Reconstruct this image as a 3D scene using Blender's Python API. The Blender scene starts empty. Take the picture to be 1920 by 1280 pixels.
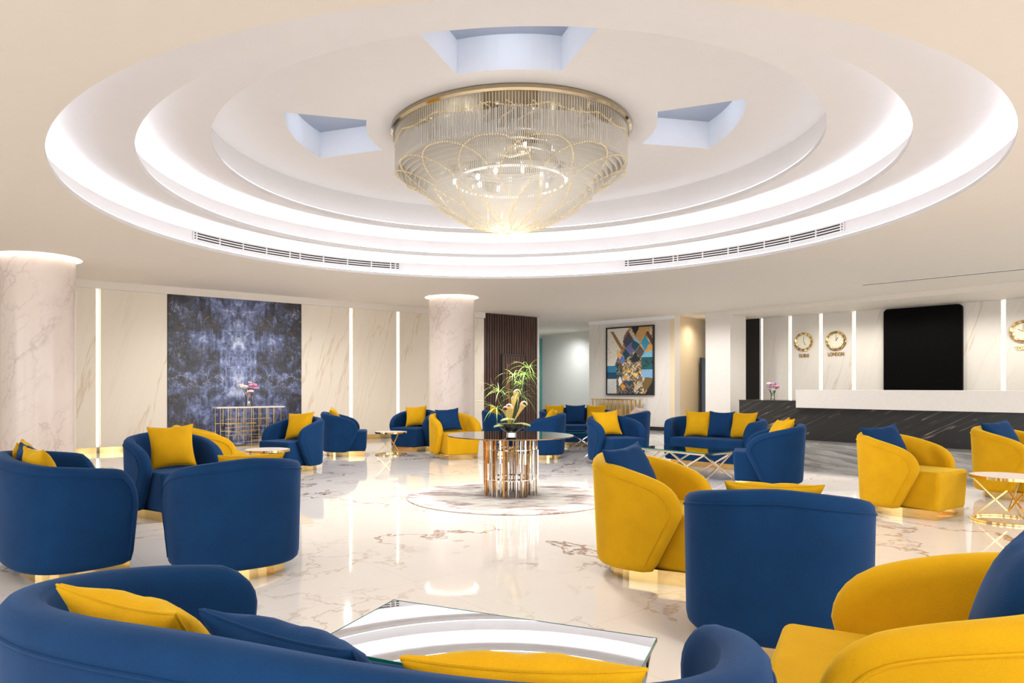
import bpy, bmesh, math, random
from math import sin, cos, pi, radians, sqrt, atan2, hypot
from mathutils import Vector, Matrix
random.seed(7)
SC = bpy.context.scene
COL = SC.collection
# ------------------------------------------------------------------ camera
F, PX, V0, CH = 1318.0, 871.3, 724.0, 1.2
cam = bpy.data.cameras.new('camera'); cam_o = bpy.data.objects.new('camera', cam); COL.objects.link(cam_o)
cam.sensor_width = 36; cam.sensor_fit = 'HORIZONTAL'; cam.lens = F/1920*36
cam.shift_x = (960-PX)/1920; cam.shift_y = (V0-640)/1920
cam.clip_start = .02; cam.clip_end = 200
cam_o.location = (0, 0, CH); cam_o.rotation_euler = (pi/2, 0, 0)
SC.camera = cam_o
# ------------------------------------------------------------------ world, view
w = bpy.data.worlds.new('world'); SC.world = w; w.use_nodes = True
w.node_tree.nodes['Background'].inputs[0].default_value = (.75, .85, 1, 1)
w.node_tree.nodes['Background'].inputs[1].default_value = 1.0
SC.view_settings.view_transform = 'Standard'; SC.view_settings.look = 'None'
SC.view_settings.gamma = 1; SC.view_settings.use_curve_mapping = False
SC.view_settings.exposure = 0.0
SC.cycles.use_denoising = True
SC.cycles.max_bounces = 10; SC.cycles.diffuse_bounces = 5; SC.cycles.glossy_bounces = 5
SC.cycles.transmission_bounces = 8; SC.cycles.transparent_max_bounces = 24
SC.cycles.caustics_reflective = False; SC.cycles.caustics_refractive = False
SC.cycles.sample_clamp_indirect = 6
LED_COVE, LED_SOFT, LED_LINE, LED_COL = 9.0, 3.2, 3.4, 8.0      # strength of the light strips
E1 = Vector((.791, .612)); E2 = Vector((-.612, .791))   # the room's own axes (along / across the mural wall)
DC = Vector((.509, 7.9))                              # centre of the ceiling dome
ZC = 3.096                                            # ceiling height
def P(u, v, z=0.0):
    "point at height z seen at photo pixel (u, v)"
    Y = F*(CH-z)/(v-V0); return Vector(((u-PX)/F*Y, Y))
def area(name, loc, rot, sx, sy, power, col, shape='RECTANGLE', spread=180):
    l = bpy.data.lights.new(name, 'AREA'); l.shape = shape; l.size = sx
    if shape == 'RECTANGLE': l.size_y = sy
    l.energy = power; l.color = col; l.spread = radians(spread)
    o = bpy.data.objects.new(name, l); o.location = loc; o.rotation_euler = rot; COL.objects.link(o); return o
R_ANG = atan2(E1.y, E1.x)
# added area lights behind the camera, filling the room like daylight
for k in range(4):
    p = E1*(-1.5+4.9*k)+E2*(-5.3)
    area('window_daylight', (p.x, p.y, 1.6), (pi/2, 0, R_ANG), 4.4, 2.6, 125, (1, .98, .95))
for k in range(3):
    p = E1*(-5.3)+E2*(-2+5.0*k)
    area('window_daylight', (p.x, p.y, 1.6), (pi/2, 0, R_ANG-pi/2), 4.2, 2.6, 95, (1, .98, .95))
# added fill spots outside the dome, without fittings, and the chandelier's own down light
def spot(name, x, y, z, power, ang, blend, col, r=.05):
    l = bpy.data.lights.new(name, 'SPOT'); l.energy = power; l.spot_size = radians(ang); l.spot_blend = blend
    l.color = col; l.shadow_soft_size = r
    o = bpy.data.objects.new(name, l); o.location = (x, y, z); COL.objects.link(o); return o
for k in range(6):
    a = pi/6+pi*k/3; q = Vector((DC.x+1.05*cos(a), DC.y+1.05*sin(a), 3.22)); o_ = spot('chandelier_down_light', *q, 20, 78, .9, (1, .86, .66), .05)
    o_.rotation_euler = (Vector((DC.x, DC.y-.2, 0))-q).to_track_quat('-Z', 'Y').to_euler()
spot('chandelier_wide_light', DC.x, DC.y, 2.90, 540, 168, .5, (1, .97, .93), .3)  # added wide fill below the bowl, not one of its bulbs
for e1, e2 in ((-2, -2), (3, -2.5), (8, -3), (13, -3), (-3.5, 3), (-3.5, 8), (-1, .5), (13, 1.5), (16, 1.5), (10, .2), (2.5, .2)):
    p = E1*e1+E2*e2; spot('recessed_downlight', p.x, p.y, 3.07, 95, 150, .6, (1, .97, .93), .08)
for x, y in ((-3.6, 12.2), (-2.2, 13.2), (2.2, 17.2), (3.7, 17.2), (6.0, 14.5), (7.3, 10.8), (8.6, 7.4), (5.2, 17.0)):
    spot('recessed_downlight', x, y, 3.085, 175, 165, .6, (1, .97, .94), .04)  # added spots to brighten the far hall, no fittings there
for k in range(8):
    p = Vector((7.75, 16.75))+Vector((.64, -.768))*(.4+1.0*k); spot('reception_downlight', p.x, p.y, 2.97, 60, 165, .6, (1, .95, .85), .05)  # added spots to brighten the reception wall
# ------------------------------------------------------------------ materials
def lin(c):
    return tuple(((x/255+.055)/1.055)**2.4 if x > 10 else x/255/12.92 for x in c)
class NT:
    def __init__(s, name):
        s.m = bpy.data.materials.new(name); s.m.use_nodes = True; s.t = s.m.node_tree
        s.b = s.t.nodes['Principled BSDF']
    def n(s, typ, **kw):
        nd = s.t.nodes.new('ShaderNode'+typ)
        for k, v in kw.items(): setattr(nd, k, v)
        return nd
    def l(s, a, b): s.t.links.new(a, b)
    def math(s, op, a, b=None, c=None, clamp=False):
        nd = s.n('Math', operation=op); nd.use_clamp = clamp
        for i, x in enumerate((a, b, c)):
            if x is None: continue
            if isinstance(x, (int, float)): nd.inputs[i].default_value = x
            else: s.l(x, nd.inputs[i])
        return nd.outputs[0]
    def mix(s, fac, a, b):
        nd = s.n('Mix', data_type='RGBA')
        for sk, x in ((nd.inputs[0], fac), (nd.inputs[6], a), (nd.inputs[7], b)):
            if isinstance(x, (int, float)): sk.default_value = x
            elif isinstance(x, tuple): sk.default_value = (*x[:3], 1)
            else: s.l(x, sk)
        return nd.outputs[2]
    def ramp(s, x, stops, interp='LINEAR'):
        nd = s.n('ValToRGB'); nd.color_ramp.interpolation = interp
        e = nd.color_ramp.elements
        while len(e) < len(stops): e.new(.5)
        for k, (p, c) in enumerate(stops):
            e[k].position = p; e[k].color = (*c, 1) if isinstance(c, tuple) else (c, c, c, 1)
        s.l(x, nd.inputs[0]); return nd.outputs[0]
    def noise(s, vec, scale, detail=4, rough=.5, dist=0, out=0):
        nd = s.n('TexNoise'); nd.inputs['Scale'].default_value = scale; nd.inputs['Detail'].default_value = detail
        nd.inputs['Roughness'].default_value = rough; nd.inputs['Distortion'].default_value = dist
        if vec is not None: s.l(vec, nd.inputs['Vector'])
        return nd.outputs[out]
    def coords(s, kind='Object', rot=(0, 0, 0), scale=(1, 1, 1), loc=(0, 0, 0)):
        tc = s.n('TexCoord'); mp = s.n('Mapping'); s.l(tc.outputs[kind], mp.inputs[0])
        mp.inputs['Rotation'].default_value = rot; mp.inputs['Scale'].default_value = scale
        mp.inputs['Location'].default_value = loc; return mp.outputs[0]
    def coords2(s, rot, scale):
        c = s.coords('Object', rot=rot); mp = s.n('Mapping'); s.l(c, mp.inputs[0]); mp.inputs['Scale'].default_value = scale; return mp.outputs[0]
    def world(s, rot=(0, 0, 0), scale=(1, 1, 1), loc=(0, 0, 0)):
        g = s.n('NewGeometry'); mp = s.n('Mapping'); s.l(g.outputs['Position'], mp.inputs[0])
        mp.inputs['Rotation'].default_value = rot; mp.inputs['Scale'].default_value = scale
        mp.inputs['Location'].default_value = loc; return mp.outputs[0]
    def vadd(s, a, b):
        nd = s.n('VectorMath', operation='ADD'); s.l(a, nd.inputs[0]); s.l(b, nd.inputs[1]); return nd.outputs[0]
    def vscale(s, a, k):
        nd = s.n('VectorMath', operation='SCALE'); s.l(a, nd.inputs[0]); nd.inputs['Scale'].default_value = k; return nd.outputs[0]
    def bump(s, h, strength=.2, dist=.01):
        nd = s.n('Bump'); nd.inputs['Strength'].default_value = strength; nd.inputs['Distance'].default_value = dist
        s.l(h, nd.inputs['Height']); s.l(nd.outputs[0], s.b.inputs['Normal'])
    def set(s, **kw):
        for k, v in kw.items():
            sk = s.b.inputs[k.replace('_', ' ')]
            if isinstance(v, tuple): sk.default_value = (*v[:3], 1)
            elif isinstance(v, (int, float)): sk.default_value = v
            else: s.l(v, sk)
        return s
def plain(name, col, rough=.5, metal=0, **kw):
    n = NT(name); v = n.noise(n.coords(), 6, 3)
    n.set(Base_Color=n.mix(n.math('MULTIPLY', v, .12), tuple(col), tuple(c*.7 for c in col)), Roughness=rough, Metallic=metal, **kw); return n.m
def metal(name, col, rough=.12):
    n = NT(name); v = n.noise(n.coords(), 9, 3)
    n.set(Base_Color=tuple(col), Metallic=1.0, Roughness=n.math('MULTIPLY_ADD', v, .08, rough-.03)); return n.m
def emit(name, col, strength):
    n = NT(name); n.set(Base_Color=(.8, .8, .8)); n.b.inputs['Emission Color'].default_value = (*col, 1)
    n.b.inputs['Emission Strength'].default_value = strength; return n.m
def velvet(name, col, dark):
    n = NT(name); c = n.coords()
    big = n.noise(c, 5, 4, .6); fine = n.noise(c, 260, 2, .6)
    f = n.math('ADD', n.math('MULTIPLY', n.math('SUBTRACT', big, .5), .9), n.math('MULTIPLY', fine, .6), clamp=True)
    n.set(Base_Color=n.mix(f, col, dark), Roughness=.85, Sheen_Weight=.5, Sheen_Roughness=.35, Specular_IOR_Level=.15)
    n.b.inputs['Sheen Tint'].default_value = (*[min(1, x*2+.1) for x in col], 1)
    n.bump(fine, .25, .002); return n.m
M = {}
M['blue'] = velvet('blue_velvet', lin((14, 57, 102)), lin((5, 34, 68)))
M['yellow'] = velvet('yellow_velvet', lin((212, 162, 16)), lin((180, 130, 6)))
M['gold'] = metal('polished_gold', (.86, .62, .26), .10)
M['brushed_gold'] = metal('brushed_gold', (.92, .68, .30), .34)
M['pale_gold'] = metal('pale_rose_gold', (.93, .80, .62), .12)
M['chrome'] = metal('chrome', (.86, .86, .85), .07)
M['bronze'] = metal('bronze', (.30, .17, .08), .2)
M['amber'] = metal('amber_brass', (.85, .42, .10), .22)
M['black'] = plain('black_rubber', (.01, .01, .012), .5)
M['white'] = plain('white_plaster', (.86, .85, .85), .6)
M['ceiling'] = plain('beige_ceiling_paint', lin((230, 223, 214)), .7)
M['white_ceiling'] = plain('dome_paint', (.78, .765, .775), .6)
M['blue_paint'] = plain('pale_blue_paint', lin((236, 241, 250)), .6)  # bluish light of the recesses put into their wall colour
M['grey_blue_paint'] = plain('grey_blue_paint', lin((164, 175, 196)), .6)  # the same bluish light put into the colour of the recess tops
M['led'] = emit('led_cove_light', (.97, .97, 1), LED_COVE)
M['led_soft'] = emit('led_soft_light', (.97, .97, 1), LED_SOFT)
M['led_line'] = emit('led_line_light', (1, .93, .80), LED_LINE)
M['led_col'] = emit('led_column_light', (1, .95, .86), LED_COL)
M['bulb'] = emit('warm_bulb', (1, .96, .9), 7)
M['ring'] = emit('ring_light', (1, .97, .92), 3.0)
M['screen'] = plain('screen_black', (.002, .002, .002), .5, Specular_IOR_Level=.05)
M['dark'] = plain('dark_slot', (.03, .028, .026), .8)
M['frame_black'] = plain('black_frame', (.015, .015, .018), .35)
M['teal'] = plain('teal_glass', lin((110, 176, 172)), .3)
def glass(name, tint, mixf=.12, rough=.02):
    n = NT(name); n.t.nodes.remove(n.b)
    tr = n.n('BsdfTransparent'); tr.inputs[0].default_value = (*tint, 1)
    gl = n.n('BsdfGlossy'); gl.inputs['Roughness'].default_value = rough
    fr = n.n('Fresnel'); fr.inputs[0].default_value = 1.5
    k = n.math('ADD', n.math('MULTIPLY', fr.outputs[0], 1.3), mixf, clamp=True)
    ms = n.n('MixShader'); n.l(k, ms.inputs[0]); n.l(tr.outputs[0], ms.inputs[1]); n.l(gl.outputs[0], ms.inputs[2])
    n.l(ms.outputs[0], n.t.nodes['Material Output'].inputs[0]); return n.m
M['glass'] = glass('clear_glass', (.97, .99, .98), .12)
M['table_glass'] = glass('smoked_glass', (.80, .84, .83), .22, .01)
M['edge_glass'] = plain('green_glass_edge', lin((20, 110, 100)), .15)
M['coffee_glass'] = glass('coffee_table_glass', (.94, .97, .97), .74, .01)
def rodmat():
    n = NT('glass_rod'); n.t.nodes.remove(n.b)
    tr = n.n('BsdfTransparent'); tr.inputs[0].default_value = (1, .99, .97, 1)
    df = n.n('BsdfTranslucent'); df.inputs[0].default_value = (1, .97, .92, 1)
    d2 = n.n('BsdfDiffuse'); d2.inputs[0].default_value = (.94, .92, .88, 1)
    gl = n.n('BsdfGlossy'); gl.inputs['Roughness'].default_value = .12
    a = n.n('MixShader'); a.inputs[0].default_value = .5; n.l(df.outputs[0], a.inputs[1]); n.l(d2.outputs[0], a.inputs[2])
    b = n.n('MixShader'); b.inputs[0].default_value = .16; n.l(a.outputs[0], b.inputs[1]); n.l(gl.outputs[0], b.inputs[2])
    c = n.n('MixShader'); c.inputs[0].default_value = .80; n.l(tr.outputs[0], c.inputs[1]); n.l(b.outputs[0], c.inputs[2])
    n.l(c.outputs[0], n.t.nodes['Material Output'].inputs[0]); return n.m
M['rod'] = rodmat()
M['bead'] = plain('gold_bead', lin((255, 232, 180)), .2, .2)
M['pan'] = metal('smoked_gold_mirror', (.52, .43, .29), .08)
def vein_layer(n, vec, scale, width, dist_scale=1.2, dist=.5, mask_scale=.5, mlo=.42, mhi=.62, detail=6):
    d = n.noise(vec, dist_scale, 5, .6, 0, 1); v2 = n.vadd(vec, n.vscale(d, dist))
    a = n.noise(v2, scale, detail, .55); r = n.math('ABSOLUTE', n.math('SUBTRACT', a, .5))
    line = n.math('SUBTRACT', 1, n.math('DIVIDE', r, width), clamp=True)
    m = n.noise(vec, mask_scale, 2, .5); mk = n.ramp(m, [(mlo, 0.0), (mhi, 1.0)])
    return n.math('MULTIPLY', line, mk)
def floor_mat():
    n = NT('polished_marble_floor'); c = n.world(rot=(0, 0, -R_ANG))
    v1 = vein_layer(n, c, .5, .008, .9, .8, .45, .42, .54)
    v2 = vein_layer(n, c, 1.3, .012, 1.6, .5, .7, .46, .62)
    cloud = n.noise(c, 1.3, 6, .6)
    col = n.mix(n.math('MULTIPLY', cloud, .45), lin((242, 237, 231)), lin((218, 211, 205)))
    col = n.mix(n.math('MULTIPLY', v2, .55), col, lin((176, 142, 110)))
    col = n.mix(n.math('MULTIPLY', v1, .95), col, lin((140, 94, 58)))
    # grey border stone before the reception desk
    cs = n.world(rot=(0, 0, -R_ANG), scale=(1.0, .16, 1))
    g = n.noise(cs, 4, 9, .7, .5); gcol = n.ramp(g, [(.36, lin((138, 137, 138))), (.5, lin((190, 188, 186))), (.62, lin((222, 220, 218)))])
    sp = n.n('SeparateXYZ'); n.l(c, sp.inputs[0])
    b0 = (E1 @ P(1510, 883)+E1 @ P(1813, 912))/2
    mask = n.math('GREATER_THAN', sp.outputs[0], b0)
    m2 = n.math('GREATER_THAN', sp.outputs[1], 13.82)
    mask = n.math('MAXIMUM', mask, m2)
    col = n.mix(mask, col, gcol)
    # fine joints
    def joint(ch, size):
        q = n.math('FRACT', n.math('DIVIDE', ch, size)); q = n.math('ABSOLUTE', n.math('SUBTRACT', q, .5))
        return n.math('GREATER_THAN', q, .5-.0018/size)
    j = n.math('MAXIMUM', joint(sp.outputs[0], 1.2), joint(sp.outputs[1], 1.2))
    col = n.mix(n.math('MULTIPLY', j, .28), col, lin((150, 140, 130)))
    n.set(Base_Color=col, Roughness=.04, Specular_IOR_Level=.55, IOR=1.5); return n.m
M['floor'] = floor_mat()
def wall_marble(name, base, base2, veinc, amt=.75):
    n = NT(name)
    oi = n.n('ObjectInfo'); c0 = n.coords2((0, radians(-16), 0), (1.5, 1, .16))
    cv = n.n('CombineXYZ'); n.l(n.math('MULTIPLY', oi.outputs['Random'], 60), cv.inputs[0]); n.l(n.math('MULTIPLY', oi.outputs['Random'], 23), cv.inputs[2])
    c = n.vadd(c0, cv.outputs[0])
    v1 = vein_layer(n, c, .6, .007, 1.0, .12, .5, .42, .55)
    v2 = vein_layer(n, c, 1.9, .03, 2.0, .12, .9, .45, .65)
    cl = n.noise(c, 1.2, 4, .5)
    col = n.mix(cl, base, base2)
    col = n.mix(n.math('MULTIPLY', v2, .28*amt), col, veinc)
    col = n.mix(n.math('MULTIPLY', v1, amt), col, veinc)
    n.set(Base_Color=col, Roughness=.4, Specular_IOR_Level=.3); return n.m
M['wall_marble'] = wall_marble('cream_marble_panel', lin((236, 228, 214)), lin((222, 212, 196)), lin((196, 166, 128)), .5)
M['wall_grey_marble'] = wall_marble('grey_cream_marble_panel', lin((228, 224, 218)), lin((214, 208, 200)), lin((190, 166, 142)), .5)
def column_marble():
    n = NT('column_marble'); c = n.coords2((radians(12), radians(-30), 0), (1.1, 1.1, .5))
    v1 = vein_layer(n, c, 1.3, .014, 2.2, .35, 1.0, .35, .6, 8)
    v2 = vein_layer(n, c, 3.4, .03, 3, .2, 2, .4, .62, 8)
    cl = n.noise(c, 2, 5)
    col = n.mix(cl, lin((238, 226, 218)), lin((226, 212, 204)))
    col = n.mix(n.math('MULTIPLY', v2, .25), col, lin((180, 165, 160)))
    col = n.mix(n.math('MULTIPLY', v1, .38), col, lin((172, 160, 158)))
    n.set(Base_Color=col, Roughness=.2); return n.m
M['column'] = column_marble()
def black_marble():
    n = NT('black_marble'); c = n.coords2((0, radians(-62), 0), (3.2, 1, .14))
    v1 = vein_layer(n, c, 1.5, .007, 2, .12, 1.2, .36, .54, 3); v2 = vein_layer(n, c, 2.6, .007, 3, .1, 1.5, .42, .6, 3)
    col = n.mix(n.math('MULTIPLY', v1, .6), lin((42, 42, 42)), lin((190, 176, 156)))
    col = n.mix(n.math('MULTIPLY', v2, .35), col, lin((150, 140, 124)))
    n.set(Base_Color=col, Roughness=.3); return n.m
M['black_marble'] = black_marble()
def mural():
    n = NT('blue_bookmatched_stone'); tc = n.n('TexCoord'); sp = n.n('SeparateXYZ'); n.l(tc.outputs['Object'], sp.inputs[0])
    cb = n.n('CombineXYZ'); n.l(n.math('ABSOLUTE', sp.outputs[0]), cb.inputs[0]); n.l(sp.outputs[2], cb.inputs[2])
    c = cb.outputs[0]; d = n.noise(c, 1.6, 5, .6, 0, 1); c2 = n.vadd(c, n.vscale(d, .55))
    a = n.noise(c2, 2.2, 10, .68, .5); b = n.noise(c2, 7, 8, .75, 1.0)
    sc = n.n('Mapping'); n.l(c, sc.inputs[0]); sc.inputs['Rotation'].default_value = (0, radians(35), 0); sc.inputs['Scale'].default_value = (6, 1, .9)
    st = n.noise(sc.outputs[0], 3.2, 6, .7, .4)
    f = n.math('ADD', n.math('MULTIPLY', a, .62), n.math('MULTIPLY', b, .38)); f = n.math('ADD', n.math('MULTIPLY', f, .78), n.math('MULTIPLY', st, .22))
    f = n.math('MULTIPLY_ADD', n.math('SUBTRACT', f, .5), 1.75, .50)
    # darker upper corners, lighter core as in the slab itself
    rad = n.math('ADD', n.math('MULTIPLY', n.math('ABSOLUTE', sp.outputs[0]), .16), n.math('MULTIPLY', sp.outputs[2], .012))
    f = n.math('SUBTRACT', n.math('ADD', f, .11), rad)
    col = n.ramp(f, [(.30, lin((26, 24, 28))), (.42, lin((48, 48, 60))), (.50, lin((74, 84, 116))), (.58, lin((110, 122, 166))), (.67, lin((164, 174, 206))), (.80, lin((232, 236, 244)))])
    br = n.ramp(n.noise(c2, 3.1, 4, .6), [(.56, 0.0), (.68, 1.0)])
    col = n.mix(n.math('MULTIPLY', br, .5), col, lin((74, 62, 56)))
    vn = vein_layer(n, c, 3.0, .007, 3, .3, 2, .42, .6, 6)
    col = n.mix(n.math('MULTIPLY', vn, .6), col, lin((214, 220, 236)))
    n.set(Base_Color=col, Roughness=.25); return n.m
M['mural'] = mural()
def rug():
    n = NT('mottled_rug'); c = n.coords('Object', scale=(1, 2.2, 1)); a = n.noise(c, 2.2, 8, .7, .8); f = n.noise(c, 160, 2)
    col = n.ramp(a, [(.44, lin((226, 220, 215))), (.53, lin((200, 186, 182))), (.60, lin((150, 126, 126))), (.72, lin((112, 88, 92)))])
    n.set(Base_Color=col, Roughness=.95, Sheen_Weight=.2); n.bump(f, .4, .004); return n.m
M['rug'] = rug()
def wood():
    n = NT('dark_walnut'); c = n.coords('Object', scale=(6, 6, .5)); a = n.noise(c, 5, 6, .6, .4)
    n.set(Base_Color=n.ramp(a, [(.3, lin((52, 34, 30))), (.7, lin((84, 58, 50)))]), Roughness=.45); return n.m
M['wood'] = wood()
M['beige_wall'] = plain('beige_wallpaper', lin((226, 206, 172)), .6)
def speckle(name, a, b):
    n = NT(name); f = n.noise(n.coords(), 30, 4, .7)
    n.set(Base_Color=n.mix(f, a, b), Roughness=.35); return n.m
M['stone'] = speckle('pale_speckled_stone', lin((236, 232, 228)), lin((218, 212, 206)))
M['pale_wall'] = speckle('pale_wall', lin((228, 228, 222)), lin((214, 214, 208)))
M['top_stone'] = speckle('table_stone', lin((236, 228, 220)), lin((222, 210, 204)))
M['leaf'] = plain('grass_leaf', lin((158, 196, 90)), .5)
M['leaf2'] = plain('dark_leaf', lin((60, 105, 45)), .5)
M['lily_leaf'] = plain('broad_pale_leaf', lin((205, 218, 140)), .45)
M['pitcher'] = plain('cream_pitcher_flower', lin((246, 214, 130)), .45)
M['twig'] = plain('reddish_twig', lin((176, 110, 70)), .6)
M['pink'] = plain('pink_petal', lin((232, 150, 190)), .6)
M['lilac'] = plain('lilac_petal', lin((176, 158, 214)), .6)
M['white_petal'] = plain('white_petal', lin((246, 226, 222)), .6)
M['red'] = plain('red_petal', lin((200, 40, 70)), .6)
M['blush'] = plain('blush_fabric', lin((226, 200, 190)), .8)
M['dial'] = plain('clock_dial', lin((232, 228, 208)), .4)
def cavity():
    n = NT('vertex_painted_canvas'); a = n.n('VertexColor'); a.layer_name = 'paint'
    f = n.noise(n.coords(), 40, 5, .7)
    n.set(Base_Color=n.mix(n.math('MULTIPLY', f, .10), a.outputs[0], lin((120, 100, 80))), Roughness=.5); return n.m
M['canvas'] = cavity()
# ------------------------------------------------------------------ mesh helpers
class MB:
    def __init__(s): s.v = []; s.f = []
    def add(s, vs, fs):
        o = len(s.v); s.v += [tuple(v) for v in vs]; s.f += [tuple(i+o for i in q) for q in fs]; return s
    def box(s, c, d, rz=0, tilt=None):
        x, y, z = d[0]/2, d[1]/2, d[2]/2
        vs = [Vector((a*x, b*y, k*z)) for k in (-1, 1) for b in (-1, 1) for a in (-1, 1)]
        R = Matrix.Rotation(rz, 3, 'Z')
        if tilt is not None: R = R @ tilt
        vs = [R @ q+Vector(c) for q in vs]
        return s.add(vs, [(0, 2, 3, 1), (4, 5, 7, 6), (0, 1, 5, 4), (2, 6, 7, 3), (0, 4, 6, 2), (1, 3, 7, 5)])
    def bar(s, a, b, r, n=4, r2=None, rot=pi/4):
        a = Vector(a); b = Vector(b); d = (b-a).normalized()
        up = Vector((0, 0, 1)) if abs(d.z) < .95 else Vector((1, 0, 0))
        x = d.cross(up).normalized(); y = d.cross(x); r2 = r if r2 is None else r2
        vs = [p+(x*cos(rot+2*pi*i/n)+y*sin(rot+2*pi*i/n))*q for p, q in ((a, r), (b, r2)) for i in range(n)]
        fs = [(i, (i+1) % n, n+(i+1) % n, n+i) for i in range(n)]+[tuple(range(n-1, -1, -1)), tuple(range(n, 2*n))]
        return s.add(vs, fs)
    def tube(s, pts, r, n=8, closed=False, taper=None):
        pts = [Vector(p) for p in pts]; m = len(pts); vs = []; pr = None
        for i, p in enumerate(pts):
            q = (pts[(i+1) % m]-pts[i-1]) if closed else (pts[min(i+1, m-1)]-pts[max(i-1, 0)])
            q.normalize()
            if pr is None:
                up = Vector((0, 0, 1)) if abs(q.z) < .9 else Vector((1, 0, 0)); x = q.cross(up).normalized()
            else: x = (pr-q*pr.dot(q)).normalized()
            pr = x; y = q.cross(x); rr = r if taper is None else r*taper(i/(m-1))
            vs += [p+(x*cos(2*pi*k/n)+y*sin(2*pi*k/n))*rr for k in range(n)]
        fs = []
        for i in range(m if closed else m-1):
            a = i*n; b = ((i+1) % m)*n
            fs += [(a+k, a+(k+1) % n, b+(k+1) % n, b+k) for k in range(n)]
        if not closed: fs += [tuple(range(n-1, -1, -1)), tuple((m-1)*n+k for k in range(n))]
        return s.add(vs, fs)
    def lathe(s, prof, n=48, c=(0, 0, 0), a0=0, a1=2*pi, cap=False):
        full = abs(a1-a0-2*pi) < 1e-6; m = n if full else n+1; k = len(prof)
        vs = [(c[0]+r*cos(a0+(a1-a0)*i/n), c[1]+r*sin(a0+(a1-a0)*i/n), c[2]+z) for i in range(m) for r, z in prof]
        fs = []
        for i in range(n):
            j = (i+1) % m
            for q in range(k-1): fs.append((i*k+q, j*k+q, j*k+q+1, i*k+q+1))
        if cap: fs += [tuple(i*k for i in range(m-1, -1, -1)), tuple(i*k+k-1 for i in range(m))]
        return s.add(vs, fs)
    def ball(s, c, r, n=8, m=5, sz=1):
        vs = [(c[0], c[1], c[2]-r*sz)]
        for j in range(1, m):
            for i in range(n):
                t = pi*j/m; vs.append((c[0]+r*sin(t)*cos(2*pi*i/n), c[1]+r*sin(t)*sin(2*pi*i/n), c[2]-r*sz*cos(t)))
        vs.append((c[0], c[1], c[2]+r*sz)); fs = [(0, 1+(i+1) % n, 1+i) for i in range(n)]
        for j in range(m-2):
            for i in range(n): a = 1+j*n; fs.append((a+i, a+(i+1) % n, a+n+(i+1) % n, a+n+i))
        a = 1+(m-2)*n; fs += [(a+i, a+(i+1) % n, len(vs)-1) for i in range(n)]
        return s.add(vs, fs)
    def prism(s, pts, z0, z1):
        n = len(pts); vs = [(p[0], p[1], z) for z in (z0, z1) for p in pts]
        return s.add(vs, [tuple(range(n-1, -1, -1)), tuple(range(n, 2*n))]+[(i, (i+1) % n, n+(i+1) % n, n+i) for i in range(n)])
    def rbox(s, c, d, r=.02, seg=3, rz=0, top=None):
        bm = bmesh.new(); bmesh.ops.create_cube(bm, size=1)
        for v in bm.verts:
            k = 1 if top is None or v.co.z > 0 else top
            v.co = Vector((v.co.x*d[0]*k, v.co.y*d[1]*k, v.co.z*d[2]))
        bmesh.ops.bevel(bm, geom=bm.edges[:], offset=r, segments=seg, affect='EDGES', profile=.5)
        R = Matrix.Rotation(rz, 3, 'Z'); bm.verts.index_update()
        s.add([R @ v.co+Vector(c) for v in bm.verts], [[v.index for v in f.verts] for f in bm.faces]); bm.free(); return s
    def mesh(s, name, mat, smooth=True, ang=40):
        me = bpy.data.meshes.new(name); me.from_pydata(s.v, [], s.f); me.materials.append(mat)
        bm = bmesh.new(); bm.from_mesh(me); bmesh.ops.recalc_face_normals(bm, faces=bm.faces); bm.to_mesh(me); bm.free()
        if smooth:
            me.shade_smooth(); me.set_sharp_from_angle(angle=radians(ang))
        return me
    def build(s, name, mat, parent=None, loc=None, rz=0, smooth=True, ang=40, wn=False):
        o = bpy.data.objects.new(name, s.mesh(name, mat, smooth, ang)); COL.objects.link(o)
        if parent is not None: o.parent = parent
        if loc is not None: o.location = loc
        o.rotation_euler.z = rz
        if wn: md = o.modifiers.new('weighted', 'WEIGHTED_NORMAL'); md.keep_sharp = True
        return o
def tag(o, label=None, cat=None, group=None, kind=None):
    for k, v in (('label', label), ('category', cat), ('group', group), ('kind', kind)):
        if v: o[k] = v
    return o
def empty(name, loc, rz=0, label=None, cat=None, group=None):
    o = bpy.data.objects.new(name, None); COL.objects.link(o); o.location = loc; o.rotation_euler.z = rz
    o.empty_display_size = .1; return tag(o, label, cat, group)
def struct(name, mb, mat, **kw):
    return tag(mb.build(name, mat, **kw), kind='structure')
def copy_tree(o, parent=None):
    c = o.copy(); COL.objects.link(c)
    if parent is not None: c.parent = parent
    for ch in [x for x in bpy.data.objects if x.parent == o]: copy_tree(ch, c)
    return c
def along(p0, p1): return atan2(p1[1]-p0[1], p1[0]-p0[0])
# ------------------------------------------------------------------ setting: floor, ceiling, dome
struct('floor', MB().add([(-28, -14, 0), (24, -14, 0), (24, 34, 0), (-28, 34, 0)], [(0, 1, 2, 3)]), M['floor'], smooth=False)
COLS = [Vector((-6.312, 10.41)), Vector((-.277, 15.05))]
RC, RR = .485, .575
def circle_pts(c, r, n, z): return [(c[0]+r*cos(2*pi*i/n), c[1]+r*sin(2*pi*i/n), z) for i in range(n)]
RING = [(4.488, 3.096), (3.819, 3.349), (3.166, 3.625)]
NSEG = 160
def filled(loops):
    bm = bmesh.new(); es = []
    for lp in loops:
        vs = [bm.verts.new(p) for p in lp]; es += [bm.edges.new((vs[i], vs[(i+1) % len(vs)])) for i in range(len(vs))]
    bmesh.ops.triangle_fill(bm, edges=es, use_beauty=True, use_dissolve=False)
    bm.verts.index_update(); mb = MB().add([v.co for v in bm.verts], [[v.index for v in f.verts] for f in bm.faces]); bm.free(); return mb
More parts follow.
